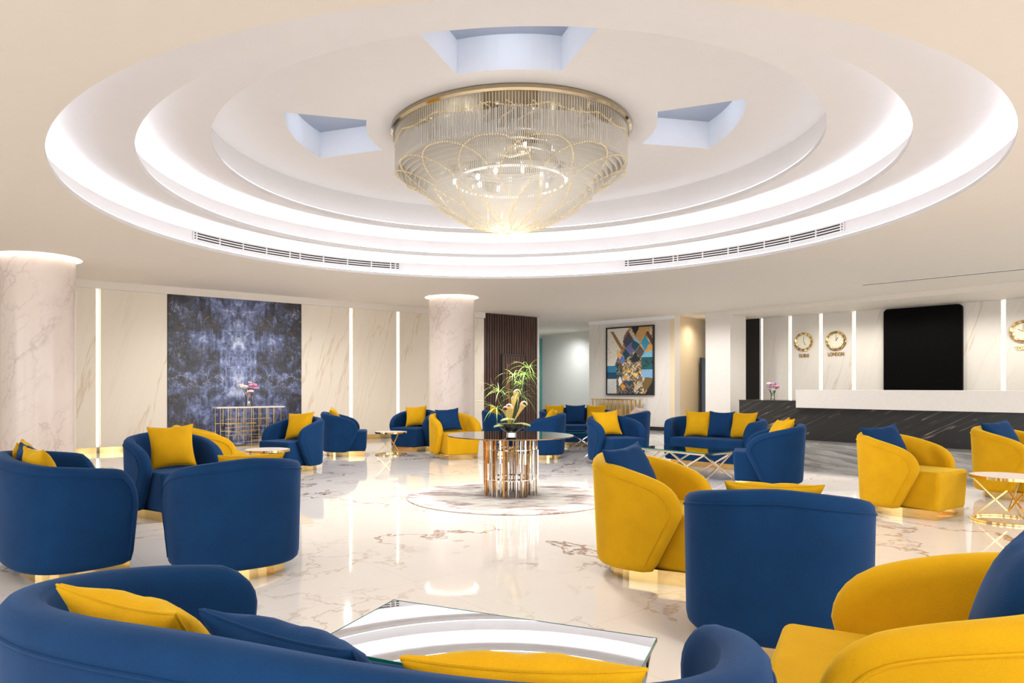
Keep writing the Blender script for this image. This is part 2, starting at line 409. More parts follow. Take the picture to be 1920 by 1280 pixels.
cl = filled([[(-28, -14, ZC), (24, -14, ZC), (24, 34, ZC), (-28, 34, ZC)], circle_pts(DC, RING[0][0], NSEG, ZC)]+[circle_pts(c, RR, 48, ZC) for c in COLS])
struct('ceiling', cl, M['ceiling'], smooth=False)
FACE = .13
prof = []
tops = [3.385, 3.650, 4.04]; lips = [.042, .055, .05]
for i, ((R, z), zt, lp) in enumerate(zip(RING, tops, lips)):
    prof += [(R, z), (R, z+lp), (R+FACE+.08, z+lp), (R+FACE+.08, z+lp+.03), (R+FACE, z+lp+.03)]
    if i < 2:                                                    # a second, hidden trough at the head of the face lights the ceiling above it
        q = R+FACE; prof += [(q, zt-.03), (q+.015, zt-.03), (q+.015, zt-.07), (q+.17, zt-.07), (q+.17, zt+.02), (q+.155, zt+.07), (q+.11, zt+.11), (q+.04, zt+.135), (q-.06, zt+.14), (q-.16, zt+.125), (q-.27, zt+.09), (q-.38, zt+.05), (q-.48, zt+.022), (q-.54, zt+.008)]
    else: prof += [(R+FACE, zt)]
dome = MB().lathe([(r, z) for r, z in prof], NSEG, (DC.x, DC.y, 0))
struct('ceiling_dome', dome, M['white_ceiling'], ang=25)
NAMES = ('outermost, largest', 'middle', 'innermost')
for i, ((R, z), zt, lp) in enumerate(zip(RING, tops, lips)):
    def ring_led(r, zz, m, label):
        o = MB().lathe([(r, zz), (r, zz+.008), (r+.045, zz+.008), (r+.045, zz)], NSEG, (DC.x, DC.y, 0)).build('led_strip', m); tag(o, label, 'light strip')
    ring_led(R+.010, z+lp+.004, M['led_soft'], 'ring of soft white light hidden behind the lip of the %s dome step' % NAMES[i])
    if i < 2: ring_led(R+FACE+.06, zt-.066, M['led'], 'ring of bright light hidden above the face of the %s dome step' % NAMES[i])
# inner ceiling of the dome with four sector recesses
CA = [radians(a) for a in (-5.5, 85.5, 177, 266)]; HW = radians(17.3); RI, RO = 1.60, 2.46; ZI = 4.04; ZR = 4.36
def sector(a, n=10):
    return [(DC.x+RI*cos(a-HW+2*HW*i/n), DC.y+RI*sin(a-HW+2*HW*i/n)) for i in range(n+1)]+[(DC.x+RO*cos(a+HW-2*HW*i/n), DC.y+RO*sin(a+HW-2*HW*i/n)) for i in range(n+1)]
inner = filled([circle_pts(DC, RING[2][0]+FACE, NSEG, ZI)]+[[(x, y, ZI) for x, y in sector(a)] for a in CA])
struct('ceiling_dome', inner, M['white_ceiling'], smooth=False)
for a in CA:
    s = sector(a); n = len(s)
    struct('ceiling_recess', MB().add([(x, y, ZI) for x, y in s]+[(x, y, ZR) for x, y in s], [(i, (i+1) % n, n+(i+1) % n, n+i) for i in range(n)]), M['blue_paint'], smooth=False)
    l_ = bpy.data.lights.new('recess_lamp', 'POINT'); l_.energy = 2.5; l_.color = (.86, .92, 1); l_.shadow_soft_size = .05  # added unseen point light to brighten each recess
    lo_ = bpy.data.objects.new('recess_lamp', l_); lo_.location = (DC.x+2.03*cos(a), DC.y+2.03*sin(a), ZR-.06); COL.objects.link(lo_)
    struct('ceiling_recess', MB().add([(x, y, ZR) for x, y in s], [tuple(range(n))]), M['grey_blue_paint'], smooth=False)
# columns with a lit ring recess
for k, c in enumerate(COLS):
    struct('ceiling_column_recess', MB().lathe([(RR, ZC), (RR, ZC+.10), (0.01, ZC+.10)], 48, (c.x, c.y, 0)), M['white'])
    tag(MB().lathe([(RC+.012, ZC+.045), (RC+.012, ZC+.075), (RC+.035, ZC+.075), (RC+.035, ZC+.045)], 48, (c.x, c.y, 0)).build('led_strip', M['led_col']),
        ('ring of white light round the head of the wide left-hand column', 'ring of white light round the head of the farther marble column')[k], 'light strip')
    o = empty('marble_column', (c.x, c.y, 0), 0, ('thick round veined marble column at the left edge', 'round veined marble column behind the yellow armchair')[k], 'column', 'round marble columns')
    MB().lathe([(RC, 0), (RC, ZC+.10)], 64).build('shaft', M['column'], o)
    MB().lathe([(RC+.004, 0), (RC+.004, .05), (RC, .052)], 64).build('base_band', M['wall_grey_marble'], o)
# ------------------------------------------------------------------ walls (each built in its own frame: x along the wall, y out of the room, z up)
def wall_frame(p0, ang): return (p0[0], p0[1], 0), ang
LW0 = Vector((-6.63, 12.7)); LA = radians(37.66); LD = Vector((cos(LA), sin(LA)))
LN = Vector((-LD.y, LD.x))                                       # away from the room
def lw_t(u):                                                     # wall coordinate seen at photo column u
    k = (u-PX)/F; # LW0 + t*LD : x = k*y
    return (k*LW0.y-LW0.x)/(LD.x-k*LD.y)
def lw(t, off=0, z=0): q = LW0+LD*t-LN*off; return (q.x, q.y, z)
ZT = 2.955
T_end = lw_t(1005); T_wood = lw_t(905)
# base wall and crown band
struct('wall_left', MB().box(((T_end-22)/2, .15, ZC/2), (T_end+22, .2, ZC)), M['wall_marble'], loc=lw(0), rz=LA, smooth=False)
struct('trim_1', MB().box(((T_wood-22)/2, -.03, (ZC+ZT)/2), (T_wood+22, .16, ZC-ZT)), M['ceiling'], loc=lw(0), rz=LA, smooth=False)
# marble panels standing off the wall with light lines in their joints
def panel(name, t0, t1, z0, z1, mat, loc, rz, th=.05, off=0, label=None, cat=None, group=None):
    o = MB().rbox((0, -th/2+off, (z0+z1)/2), (t1-t0, th, z1-z0), .004, 1).build(name, mat, loc=loc, rz=rz, wn=True)
    if label: tag(o, label, cat, group)
    else: tag(o, kind='structure')
    return o
S0, S1, S2 = lw_t(183), lw_t(656), lw_t(744)
M0, M1 = lw_t(312.5), lw_t(562.5)
LWID = .04
edges = [(lw_t(20), S0-LWID), (S0+LWID, M0-.005), (M1+.005, S1-LWID), (S1+LWID, S2-LWID), (S2+LWID, lw_t(846)-.05), (lw_t(846)+.05, T_wood)]
for i, (a, b) in enumerate(edges):
    m = (a+b)/2
    panel('wall_left_panel', a, b, .10, ZT, M['wall_marble'], lw(m), LA, .06)
    struct('baseboard_left', MB().box((0, -.02, .05), (b-a+.03, .05, .10)), M['gold'], loc=lw(m), rz=LA, smooth=False)
struct('wall_left_panel', MB().box(((lw_t(20)-22)/2, -.03, ZT/2), (lw_t(20)+22, .06, ZT)), M['wall_marble'], loc=lw(0), rz=LA, smooth=False)
for s, lb in ((S0, 'vertical line of white light left of the blue stone mural'), (S1, 'vertical line of white light right of the blue stone mural'), (S2, 'vertical line of white light just left of the far column'), (lw_t(846), 'vertical line of white light hidden behind the far column')):
    tag(MB().box((0, -.012, (ZT+.1)/2), (.036, .02, ZT-.12)).build('led_strip', M['led_line'], loc=lw(s), rz=LA, smooth=False), lb, 'light strip')
mm = (M0+M1)/2
o = panel('stone_mural', M0, M1, .02, ZT, M['mural'], lw(mm), LA, .075, label='large bookmatched blue and black stone slab on the cream wall', cat='stone artwork')
# dark slatted wood with a flush door
SLW = T_end-T_wood
b = MB(); ns = 22
for i in range(ns):
    wdt = SLW/ns*(.62+.25*random.random()); b.box(((i+.5)*SLW/ns, -.05, ZC/2-.005), (wdt, .035, ZC-.012))
tw = empty('wood_cladding', lw(T_wood), LA); tag(tw, 'dark walnut slatted wall cladding beside the teal strip', 'wall cladding')
b.build('slats', M['wood'], tw, smooth=False)
MB().box((SLW/2, -.018, ZC/2-.005), (SLW, .03, ZC-.012)).build('backing', M['wood'], tw, smooth=False)
d0, d1 = lw_t(938)-T_wood, lw_t(980)-T_wood
dz = 1.2+(724-667)*18.8/F
dr = tag(empty('door_1', lw(T_wood), LA), kind='structure')
MB().box(((d0+d1)/2, -.075, dz/2), (d1-d0, .02, dz)).build('door_leaf', M['wood'], dr, smooth=False)
b = MB()
for i in range(9): b.box((d0+(i+.5)*(d1-d0)/9, -.09, dz/2), ((d1-d0)/9*.75, .02, dz-.02))
b.build('door_slats', M['wood'], dr, smooth=False)
b = MB().box(((d0+d1)/2, -.085, dz+.02), (d1-d0+.06, .06, .04)); b.box((d0-.02, -.085, dz/2), (.03, .06, dz)); b.box((d1+.02, -.085, dz/2), (.03, .06, dz))
b.build('door_frame', M['dark'], dr, smooth=False)
# passage behind: end of the wood wall, teal fluted strip, pale wall
def Q(u, Y): return Vector(((u-PX)/F*Y, Y))
def wallseg(name, a, b, mat, z0=0, z1=ZC, th=.12, side=1):
    L = (b-a).length; return struct(name, MB().box((L/2, side*th/2, (z0+z1)/2), (L, th, z1-z0)), mat, loc=(a.x, a.y, 0), rz=along(a, b), smooth=False)
WE = Q(1005, 19.33); PW0, PW1 = Q(1017, 26.4), Q(1104.7, 24.0)
b = MB()
ta, tb = Q(1001, 26.6), PW0
L = (tb-ta).length
for i in range(10): b.bar(((i+.5)*L/10, 0, 0), ((i+.5)*L/10, 0, 3.0), L/20, 10)
tag(b.build('fluted_panel', M['teal'], loc=(ta.x, ta.y, 0), rz=along(ta, tb)), 'narrow teal fluted panel at the passage end', 'wall panel')
wallseg('wall_far', PW0, Q(1125, 23.4), M['pale_wall'])
wallseg('wall_passage', WE+Vector((.1, .1)), ta+Vector((-.5, .3)), M['pale_wall'])
tag(MB().lathe([(0.001, 0), (.05, 0), (.055, -.012), (.04, -.012), (.001, -.006)], 20).build('ceiling_spotlight', M['led'], loc=(*Q(1003, 24.5), ZC-.001)), 'small round downlight in the passage ceiling by the teal panel', 'ceiling light')
sp_ = Q(1060, 24.0); so = spot('passage_lamp', sp_.x-.2, sp_.y-.2, ZC-.03, 170, 150, 1, (.95, .98, 1))
spot('niche_lamp', 6.55, 19.1, ZC-.03, 70, 150, 1, (1, .93, .80)); so.rotation_euler = (radians(12), 0, 0)  # added niche spot to brighten the beige wall
# back wall with the painting
B0, B1 = Q(1104.7, 20.7), Q(1264.7, 18.73); BA = along(B0, B1); BL = (B1-B0).length
BD = (B1-B0).normalized(); BN = Vector((-BD.y, BD.x))             # away from the room
def bw_t(u):
    k = (u-PX)/F; return (k*B0.y-B0.x)/(BD.x-k*BD.y)
def bw(t, off=0, z=0): q = B0+BD*t-BN*off; return (q.x, q.y, z)
struct('wall_back', MB().box((BL/2, .15, ZC/2), (BL, .3, ZC)), M['wall_grey_marble'], loc=bw(0), rz=BA, smooth=False)
struct('trim_2', MB().box((BL/2, -.01, ZC-.05), (BL, .04, .10)), M['white'], loc=bw(0), rz=BA, smooth=False)
struct('baseboard_back', MB().box((BL/2, -.01, .05), (BL, .04, .10)), M['black'], loc=bw(0), rz=BA, smooth=False)
wallseg('wall_back_return', B0+Vector((0, 0)), B0+Vector((.9, 3.4)), M['pale_wall'], side=-1)
R0 = Q(1330, 20.6)
wallseg('wall_beige', B1, R0, M['beige_wall'])
dk = tag(empty('door_2', (*Q(1313.5, 20.0), 0), along(B1, R0)), kind='structure')
MB().box((.12, -.06, 1.0), (.5, .06, 2.02)).build('door_leaf', M['frame_black'], dk, smooth=False)
# pale square pillar
pa, pb, pc = Vector((6.22, 18.16)), Vector((6.65, 17.6)), Vector((7.22, 18.05))
struct('wall_pillar', MB().prism([pa, pb, pc, pc+(pa-pb)*1.2, pa+(pc-pb)*.0+Vector((.9, .9))], 0, ZC), M['stone'], smooth=False)
# ------------------------------------------------------------------ reception
ZS = 2.99
fa, fb = Vector((6.63, 17.6)), Vector((10.07, 12.66)); fd = (fb-fa).normalized(); fe = fb+fd*9
RW0, RW1 = Vector((7.57, 18.87)), Vector((11.38, 14.3)); RD = (RW1-RW0).normalized(); RA = along(RW0, RW1); RN = Vector((-RD.y, RD.x))
def rw_t(u):
    k = (u-PX)/F; return (k*RW0.y-RW0.x)/(RD.x-k*RD.y)
def rw(t, off=0, z=0): q = RW0+RD*t-RN*off; return (q.x, q.y, z)
RE = RW0+RD*15
struct('ceiling_soffit', MB().prism([fa, fe, RE+RN*.5, RW0+RN*1.5, Vector((7.3, 19.5))], ZS, ZC-.001), M['ceiling'], smooth=False)
struct('wall_reception', MB().box((7.0, .2, ZS/2), (16, .3, ZS)), M['wall_grey_marble'], loc=rw(0), rz=RA, smooth=False)
strips = [(1429, 'leftmost vertical line of warm light behind reception, beside the dark panel'), (1483, 'vertical line of warm light just left of the first clock'), (1540.5, 'vertical line of warm light between the first two clocks'), (1602.5, 'vertical line of warm light right of the second clock'), (1882.5, 'vertical line of warm light left of the clock at the right edge')]
ts = [rw_t(u) for u, _ in strips]
for t, (u, lb) in zip(ts, strips):
    tag(MB().box((0, .02, ZS/2), (.042, .03, ZS-.02)).build('led_strip', M['led_line'], loc=rw(t), rz=RA, smooth=False), lb, 'light strip')
pe = [(ts[0]+.04, ts[1]-.04), (ts[1]+.04, ts[2]-.04), (ts[2]+.04, ts[3]-.04), (ts[3]+.04, rw_t(1700)), (rw_t(1700)+.01, ts[4]-.04), (ts[4]+.04, ts[4]+1.2), (ts[4]+1.28, ts[4]+2.4)]
for a, b in pe: panel('wall_reception_panel', a, b, 0, ZS, M['wall_grey_marble'], rw((a+b)/2), RA, .05)
struct('wall_reception_panel', MB().box(((rw_t(1396)+ts[0])/2-.02, -.02, ZS/2), (ts[0]-rw_t(1396)-.05, .06, ZS)), M['frame_black'], loc=rw(0), rz=RA, smooth=False)
# big dark screen with rounded upper corners
a, b_ = rw_t(1661), rw_t(1808); wd = b_-a
zb, zt = .95, 2.965; pts = [(-wd/2, zb), (wd/2, zb)]
for cx, a0 in ((wd/2-.09, 0), (-wd/2+.09, pi/2)):
    for i in range(7): t = a0+pi/2*i/6; pts.append((cx+.09*cos(t), zt-.09+.09*sin(t)))
n = len(pts); mb = MB().add([(x, y, z) for y in (-.14, -.05) for x, z in pts], [tuple(range(n)), tuple(range(2*n-1, n-1, -1))]+[(i, (i+1) % n, n+(i+1) % n, n+i) for i in range(n)])
sc_ = tag(empty('wall_screen', rw((a+b_)/2), RA), 'large black blank screen on the wall behind reception', 'screen')
mb.build('panel', M['screen'], sc_)
MB().box((0, -.045, 1.9), (wd*.6, .04, 1.2)).build('mount', M['black'], sc_, smooth=False)
# counter
c0, c1 = Vector((7.635, 15.66)), Vector((9.677, 13.18)); CD = (c1-c0).normalized(); CA_ = along(c0, c1); CN = Vector((-CD.y, CD.x))
def ct_t(u, off=0):
    q0 = c0-CN*off; k = (u-PX)/F; return (k*q0.y-q0.x)/(CD.x-k*CD.y)
ct = tag(empty('reception_desk', (c0.x, c0.y, 0), CA_), 'long black marble reception desk with a white raised counter', 'reception desk')
tl, tm, tr_ = ct_t(1386), ct_t(1492, .12), 12.0
MB().box(((tl+tr_)/2, .45, .43), (tr_-tl, .9, .86)).build('desk_body', M['black_marble'], ct, smooth=False)
MB().rbox(((tm+tr_)/2, .10, (.722+1.122)/2), (tr_-tm, .44, .40), .004, 1).build('raised_counter', M['stone'], ct)
MB().box(((tm+tl)/2, .45, .868), (tm-tl+.02, .92, .015)).build('desk_top', M['black_marble'], ct, smooth=False)
# wall clocks with city names
def text_mesh(s, size, mat, name, ext=.006, bold=True):
    cu = bpy.data.curves.new(name, 'FONT'); cu.body = s; cu.size = size; cu.extrude = ext; cu.align_x = 'CENTER'; cu.align_y = 'CENTER'
    cu.offset = size*.03 if bold else 0; cu.resolution_u = 3
    t = bpy.data.objects.new(name, cu); COL.objects.link(t); dg = bpy.context.evaluated_depsgraph_get(); dg.update()
    me = bpy.data.meshes.new_from_object(t.evaluated_get(dg)); COL.objects.unlink(t); bpy.data.objects.remove(t)
    me.materials.clear(); me.materials.append(mat); o = bpy.data.objects.new(name, me); COL.objects.link(o); return o
ROM = ['XII', 'I', 'II', 'III', 'IV', 'V', 'VI', 'VII', 'VIII', 'IX', 'X', 'XI']
rom_mesh = {r: text_mesh(r, .052, M['bronze'], 'numeral', .002) for r in ROM}
for r in rom_mesh.values(): COL.objects.unlink(r)
def clock(u, v, rpx, hour, word, vword, label, wlabel):
    t = rw_t(u); Y = rw(t)[1]; z = CH+(V0-v)*Y/F; R = rpx*Y/F
    e = empty('wall_clock', rw(t, .052, z), RA, label, 'clock', 'world time clocks behind reception')
    def face(mb, nm, mat, par=e, **k):
        o = mb.build(nm, mat, par, **k); o.rotation_euler = (pi/2, 0, 0); return o
    face(MB().lathe([(.001, 0), (R, 0), (R, .02), (R*.95, .034), (R*.80, .03), (R*.74, .02), (R*.74, .006)], 48), 'bezel', M['gold'])
    dl = face(MB().lathe([(.001, .012), (R*.76, .012)], 48), 'dial', M['dial'])
    for k in range(12):
        o = bpy.data.objects.new('numeral', rom_mesh[ROM[k]].data); COL.objects.link(o); o.parent = e
        an = pi/2-k*pi/6; o.location = (R*.87*cos(an), -.036, R*.87*sin(an)); o.rotation_euler = (pi/2, -(an-pi/2), 0); o.scale = (R/.21,)*3
    for k in range(12):
        an = k*pi/6; face(MB().box((R*.64*cos(an), R*.64*sin(an), .013), (R*.1, R*.02, .002), an), 'hour_mark', M['bronze'], smooth=False)
    for nm, an, ln, wdh in (('hour_hand', pi/2-hour*pi/6, .42, .045), ('minute_hand', pi/2, .6, .03)):
        mb = MB().box((R*ln/2*cos(an), R*ln/2*sin(an), .016 if nm[0] == 'h' else .019), (R*ln, R*wdh, .003), an)
        face(mb, nm, M['bronze'], smooth=False)
    w_ = text_mesh(word, .085*R/.21, M['gold'], 'city_sign', .008)
    w_.location = rw(t+(.01 if len(word) < 6 else 0), .06, CH+(V0-vword)*Y/F); w_.rotation_euler = (pi/2, 0, RA); w_.scale = (.88, 1.25, 1)
    tag(w_, wlabel, 'sign')
clock(1509, 641, 17.5, 5, 'DUBAI', 667, 'gold-rimmed clock above the word Dubai, leftmost of the three', 'gold letters reading DUBAI under the leftmost clock')
clock(1569.5, 639, 18.5, 1, 'LONDON', 664, 'gold-rimmed clock above the word London, left of the black screen', 'gold letters reading LONDON under the middle clock')
clock(1920, 621.5, 21.5, 10, 'TOKYO', 653, 'gold-rimmed clock cut off by the right edge of the photo', 'gold letters reading TOKYO cut off at the right edge')
# ceiling slot diffuser and dome grilles
s0, s1 = Vector(((1618-PX)/F*13.08, 13.08)), Vector(((1920-PX)/F*11.3, 11.3)); L = (s1-s0).length+2
o = empty('slot_diffuser', (s0.x, s0.y, ZC-.012), along(s0, s1), 'thin dark linear air slot in the ceiling before reception', 'air vent')
MB().box((L/2, 0, .001), (L, .04, .014)).build('slot', M['dark'], o, smooth=False)
MB().box((L/2, .024, .004), (L, .008, .012)).box((L/2, -.024, .004), (L, .008, .012)).build('trim', M['white'], o, smooth=False)
def az(u, R):                                                    # azimuth on the far side of a dome ring seen at photo column u
    k = (u-PX)/F; # x=k*y ; (ky-cx)^2+(y-cy)^2=R^2
    A = k*k+1; B_ = -2*(k*DC.x+DC.y); C_ = DC.x**2+DC.y**2-R*R
    y = (-B_+sqrt(B_*B_-4*A*C_))/(2*A); return atan2(y-DC.y, k*y-DC.x)
RF = RING[0][0]+FACE
for (ua, ub, cuts, lb) in ((362, 749, (367.5, 411, 455, 499, 543, 562, 606, 651, 696, 732, 741), 'white curved air grille on the left side of the dome rim'),
                           (1171, 1583, (1178, 1225, 1263, 1271, 1318, 1366, 1385, 1434, 1482, 1531, 1578), 'white curved air grille on the right side of the dome rim')):
    o = empty('air_grille', (DC.x, DC.y, 0), 0, lb, 'air vent', 'curved grilles in the dome rim')
    a1, a0 = az(ua, RF), az(ub, RF); z0, z1 = 3.236, 3.332
    MB().lathe([(RF-.002, z0-.006), (RF-.006, z0-.006), (RF-.006, z1+.006), (RF-.002, z1+.006)], 40, a0=a0-.001, a1=a1+.001).build('backing', M['dark'], o)
    for k in range(4):
        zz = z0-.006+(z1-z0+.012)*k/3
        MB().lathe([(RF-.004, zz-.008), (RF-.016, zz-.008), (RF-.016, zz+.008), (RF-.004, zz+.008)], 40, a0=a0-.002, a1=a1+.002).build('blade', M['white_ceiling'], o)
    for u in (ua, *cuts, ub):
        aa = az(u, RF); MB().box(((RF-.012)*cos(aa), (RF-.012)*sin(aa), (z0+z1)/2), (.012, .018, z1-z0+.02), aa).build('divider', M['white_ceiling'], o, smooth=False)
# ------------------------------------------------------------------ painting
U0, U1 = bw_t(1138.5), bw_t(1228); pw = U1-U0; pz1 = CH+(V0-612)*bw((U0+U1)/2)[1]/F; pz0 = CH+(V0-740)*bw((U0+U1)/2)[1]/F; ph = pz1-pz0
pt = tag(empty('framed_painting', bw((U0+U1)/2, .02, (pz0+pz1)/2), BA), 'black-framed abstract painting of diamonds, flowers and teal clouds', 'painting')
b = MB()
for sx in (-1, 1): b.box((sx*(pw/2-.015), -.02, 0), (.035, .05, ph))
for sz in (-1, 1): b.box((0, -.02, sz*(ph/2-.015)), (pw, .05, .035))
b.build('frame', M['frame_black'], pt, smooth=False)
def inpoly(x, y, poly):
    c = False; n = len(poly); j = n-1
    for i in range(n):
        if (poly[i][1] > y) != (poly[j][1] > y) and x < (poly[j][0]-poly[i][0])*(y-poly[i][1])/(poly[j][1]-poly[i][1])+poly[i][0]: c = not c
        j = i
    return c
POLY = [([(455, 60), (575, 60), (515, 190)], (24, 30, 44)), ([(515, 190), (585, 60), (700, 60), (640, 190), (580, 300)], (196, 152, 92)),
 ([(650, 165), (680, 130), (745, 260), (745, 350)], (92, 62, 44)), ([(640, 195), (700, 300), (640, 402), (588, 290)], (40, 150, 190)),
 ([(700, 305), (745, 340), (720, 400), (650, 430), (645, 402)], (226, 158, 70)), ([(430, 130), (495, 255), (385, 350), (350, 270)], (66, 70, 92)),
 ([(490, 250), (575, 310), (512, 410), (462, 330)], (12, 82, 96)), ([(575, 320), (635, 410), (580, 512), (520, 410)], (92, 84, 84)),
 ([(400, 310), (465, 270), (497, 410), (450, 455), (388, 360)], (104, 104, 160)), ([(385, 360), (450, 460), (385, 512), (343, 430)], (14, 66, 84)),
 ([(515, 410), (578, 520), (510, 565), (448, 520)], (10, 44, 56)), ([(285, 370), (345, 450), (305, 512), (258, 430)], (232, 186, 124)),
 ([(345, 450), (378, 520), (352, 562), (305, 512)], (96, 124, 206)), ([(510, 205), (580, 300), (552, 322), (488, 240)], (150, 190, 220)),
 ([(180, 118), (222, 118), (345, 330), (385, 350), (345, 410), (300, 340)], (150, 112, 66)), ([(365, 190), (410, 110), (455, 105), (430, 130), (350, 270)], (150, 100, 60)),
 ([(455, 100), (500, 180), (580, 300), (560, 330), (430, 130)], (206, 180, 150)), ([(640, 985), (750, 790), (750, 985)], (22, 26, 34)),
 ([(640, 760), (750, 770), (750, 800), (660, 940), (600, 900)], (112, 92, 50)), ([(285, 790), (310, 740), (345, 820), (300, 880)], (240, 232, 222)),
 ([(318, 880), (345, 850), (390, 880), (345, 950)], (222, 150, 60)), ([(345, 640), (360, 620), (382, 640), (360, 652)], (230, 180, 60)),
 ([(378, 750), (400, 730), (412, 780), (390, 790)], (226, 160, 60)), ([(475, 720), (510, 690), (550, 720), (520, 755)], (240, 196, 120)),
 ([(408, 680), (425, 600), (430, 690), (418, 710)], (240, 200, 80)), ([(560, 540), (590, 560), (598, 625), (570, 610)], (190, 130, 100))]
def paint(x, y, rnd):
    for p, c in POLY:
        if inpoly(x, y, p): return c, .10
    if x < 430-(y-100)*.39 and y < 600: return ((226, 222, 212) if rnd < .9 else (222, 196, 150)) , .06
    if x > 600 and 400 < y < 490: return (120, 190, 222), .15
    if x > 590 and 490 <= y < 650: return ((20, 96, 100) if rnd < .7 else (12, 56, 66)), .15
    if x > 600 and 650 <= y < 770: return (130, 176, 214), .12
    if x < 260 and 560 <= y < 780: return ((40, 130, 170) if y < 690 else (16, 72, 104)), .25
    if x < 260 and y >= 780: return (206, 208, 206), .15
    if y < 420: return ((206, 180, 140) if rnd < .6 else (150, 112, 70)), .2
    if x < 345: return ((30, 56, 74), (140, 110, 60), (44, 40, 40), (96, 140, 160))[int(rnd*4)], .25
    if x < 500 and y > 800: return ((20, 60, 84), (30, 40, 50), (70, 90, 110), (160, 120, 60))[int(rnd*4)], .25
    return ((134, 104, 60), (72, 58, 42), (188, 168, 134), (220, 172, 96), (96, 110, 112), (222, 212, 196))[int(rnd*6)], .25
NXp, NZp = 76, 110; vs = []; cols = []; fs = []
blot = {}
for j in range(NZp):
    for i in range(NXp):
        x0 = -pw/2+.03+(pw-.06)*i/NXp; x1 = x0+(pw-.06)/NXp; zz1 = ph/2-.03-(ph-.06)*j/NZp; zz0 = zz1-(ph-.06)/NZp
        X = 135+610*(i+.5)/NXp; Yp = 75+910*(j+.5)/NZp
        key = (int(i/2.2+sin(j*.7)*.8), int(j/2.6+cos(i*.6))); rr = blot.setdefault(key, random.random())
        c, va = paint(X, Yp, rr*.999); g = 1+random.uniform(-va, va); c = [min(1, x*g) for x in lin(c)]
        k = len(vs); vs += [(x0, 0, zz0), (x1, 0, zz0), (x1, 0, zz1), (x0, 0, zz1)]; fs.append((k, k+1, k+2, k+3)); cols += [(*c, 1)]*4
me = bpy.data.meshes.new('canvas'); me.from_pydata(vs, [], fs); ca = me.color_attributes.new('paint', 'FLOAT_COLOR', 'CORNER')
for k, c in enumerate(cols): ca.data[k].color = c
me.materials.append(M['canvas']); co = bpy.data.objects.new('canvas', me); COL.objects.link(co); co.parent = pt; co.location = (0, -.022, 0)
MB().box((0, -.008, 0), (pw-.05, .02, ph-.05)).build('backboard', M['frame_black'], pt, smooth=False)
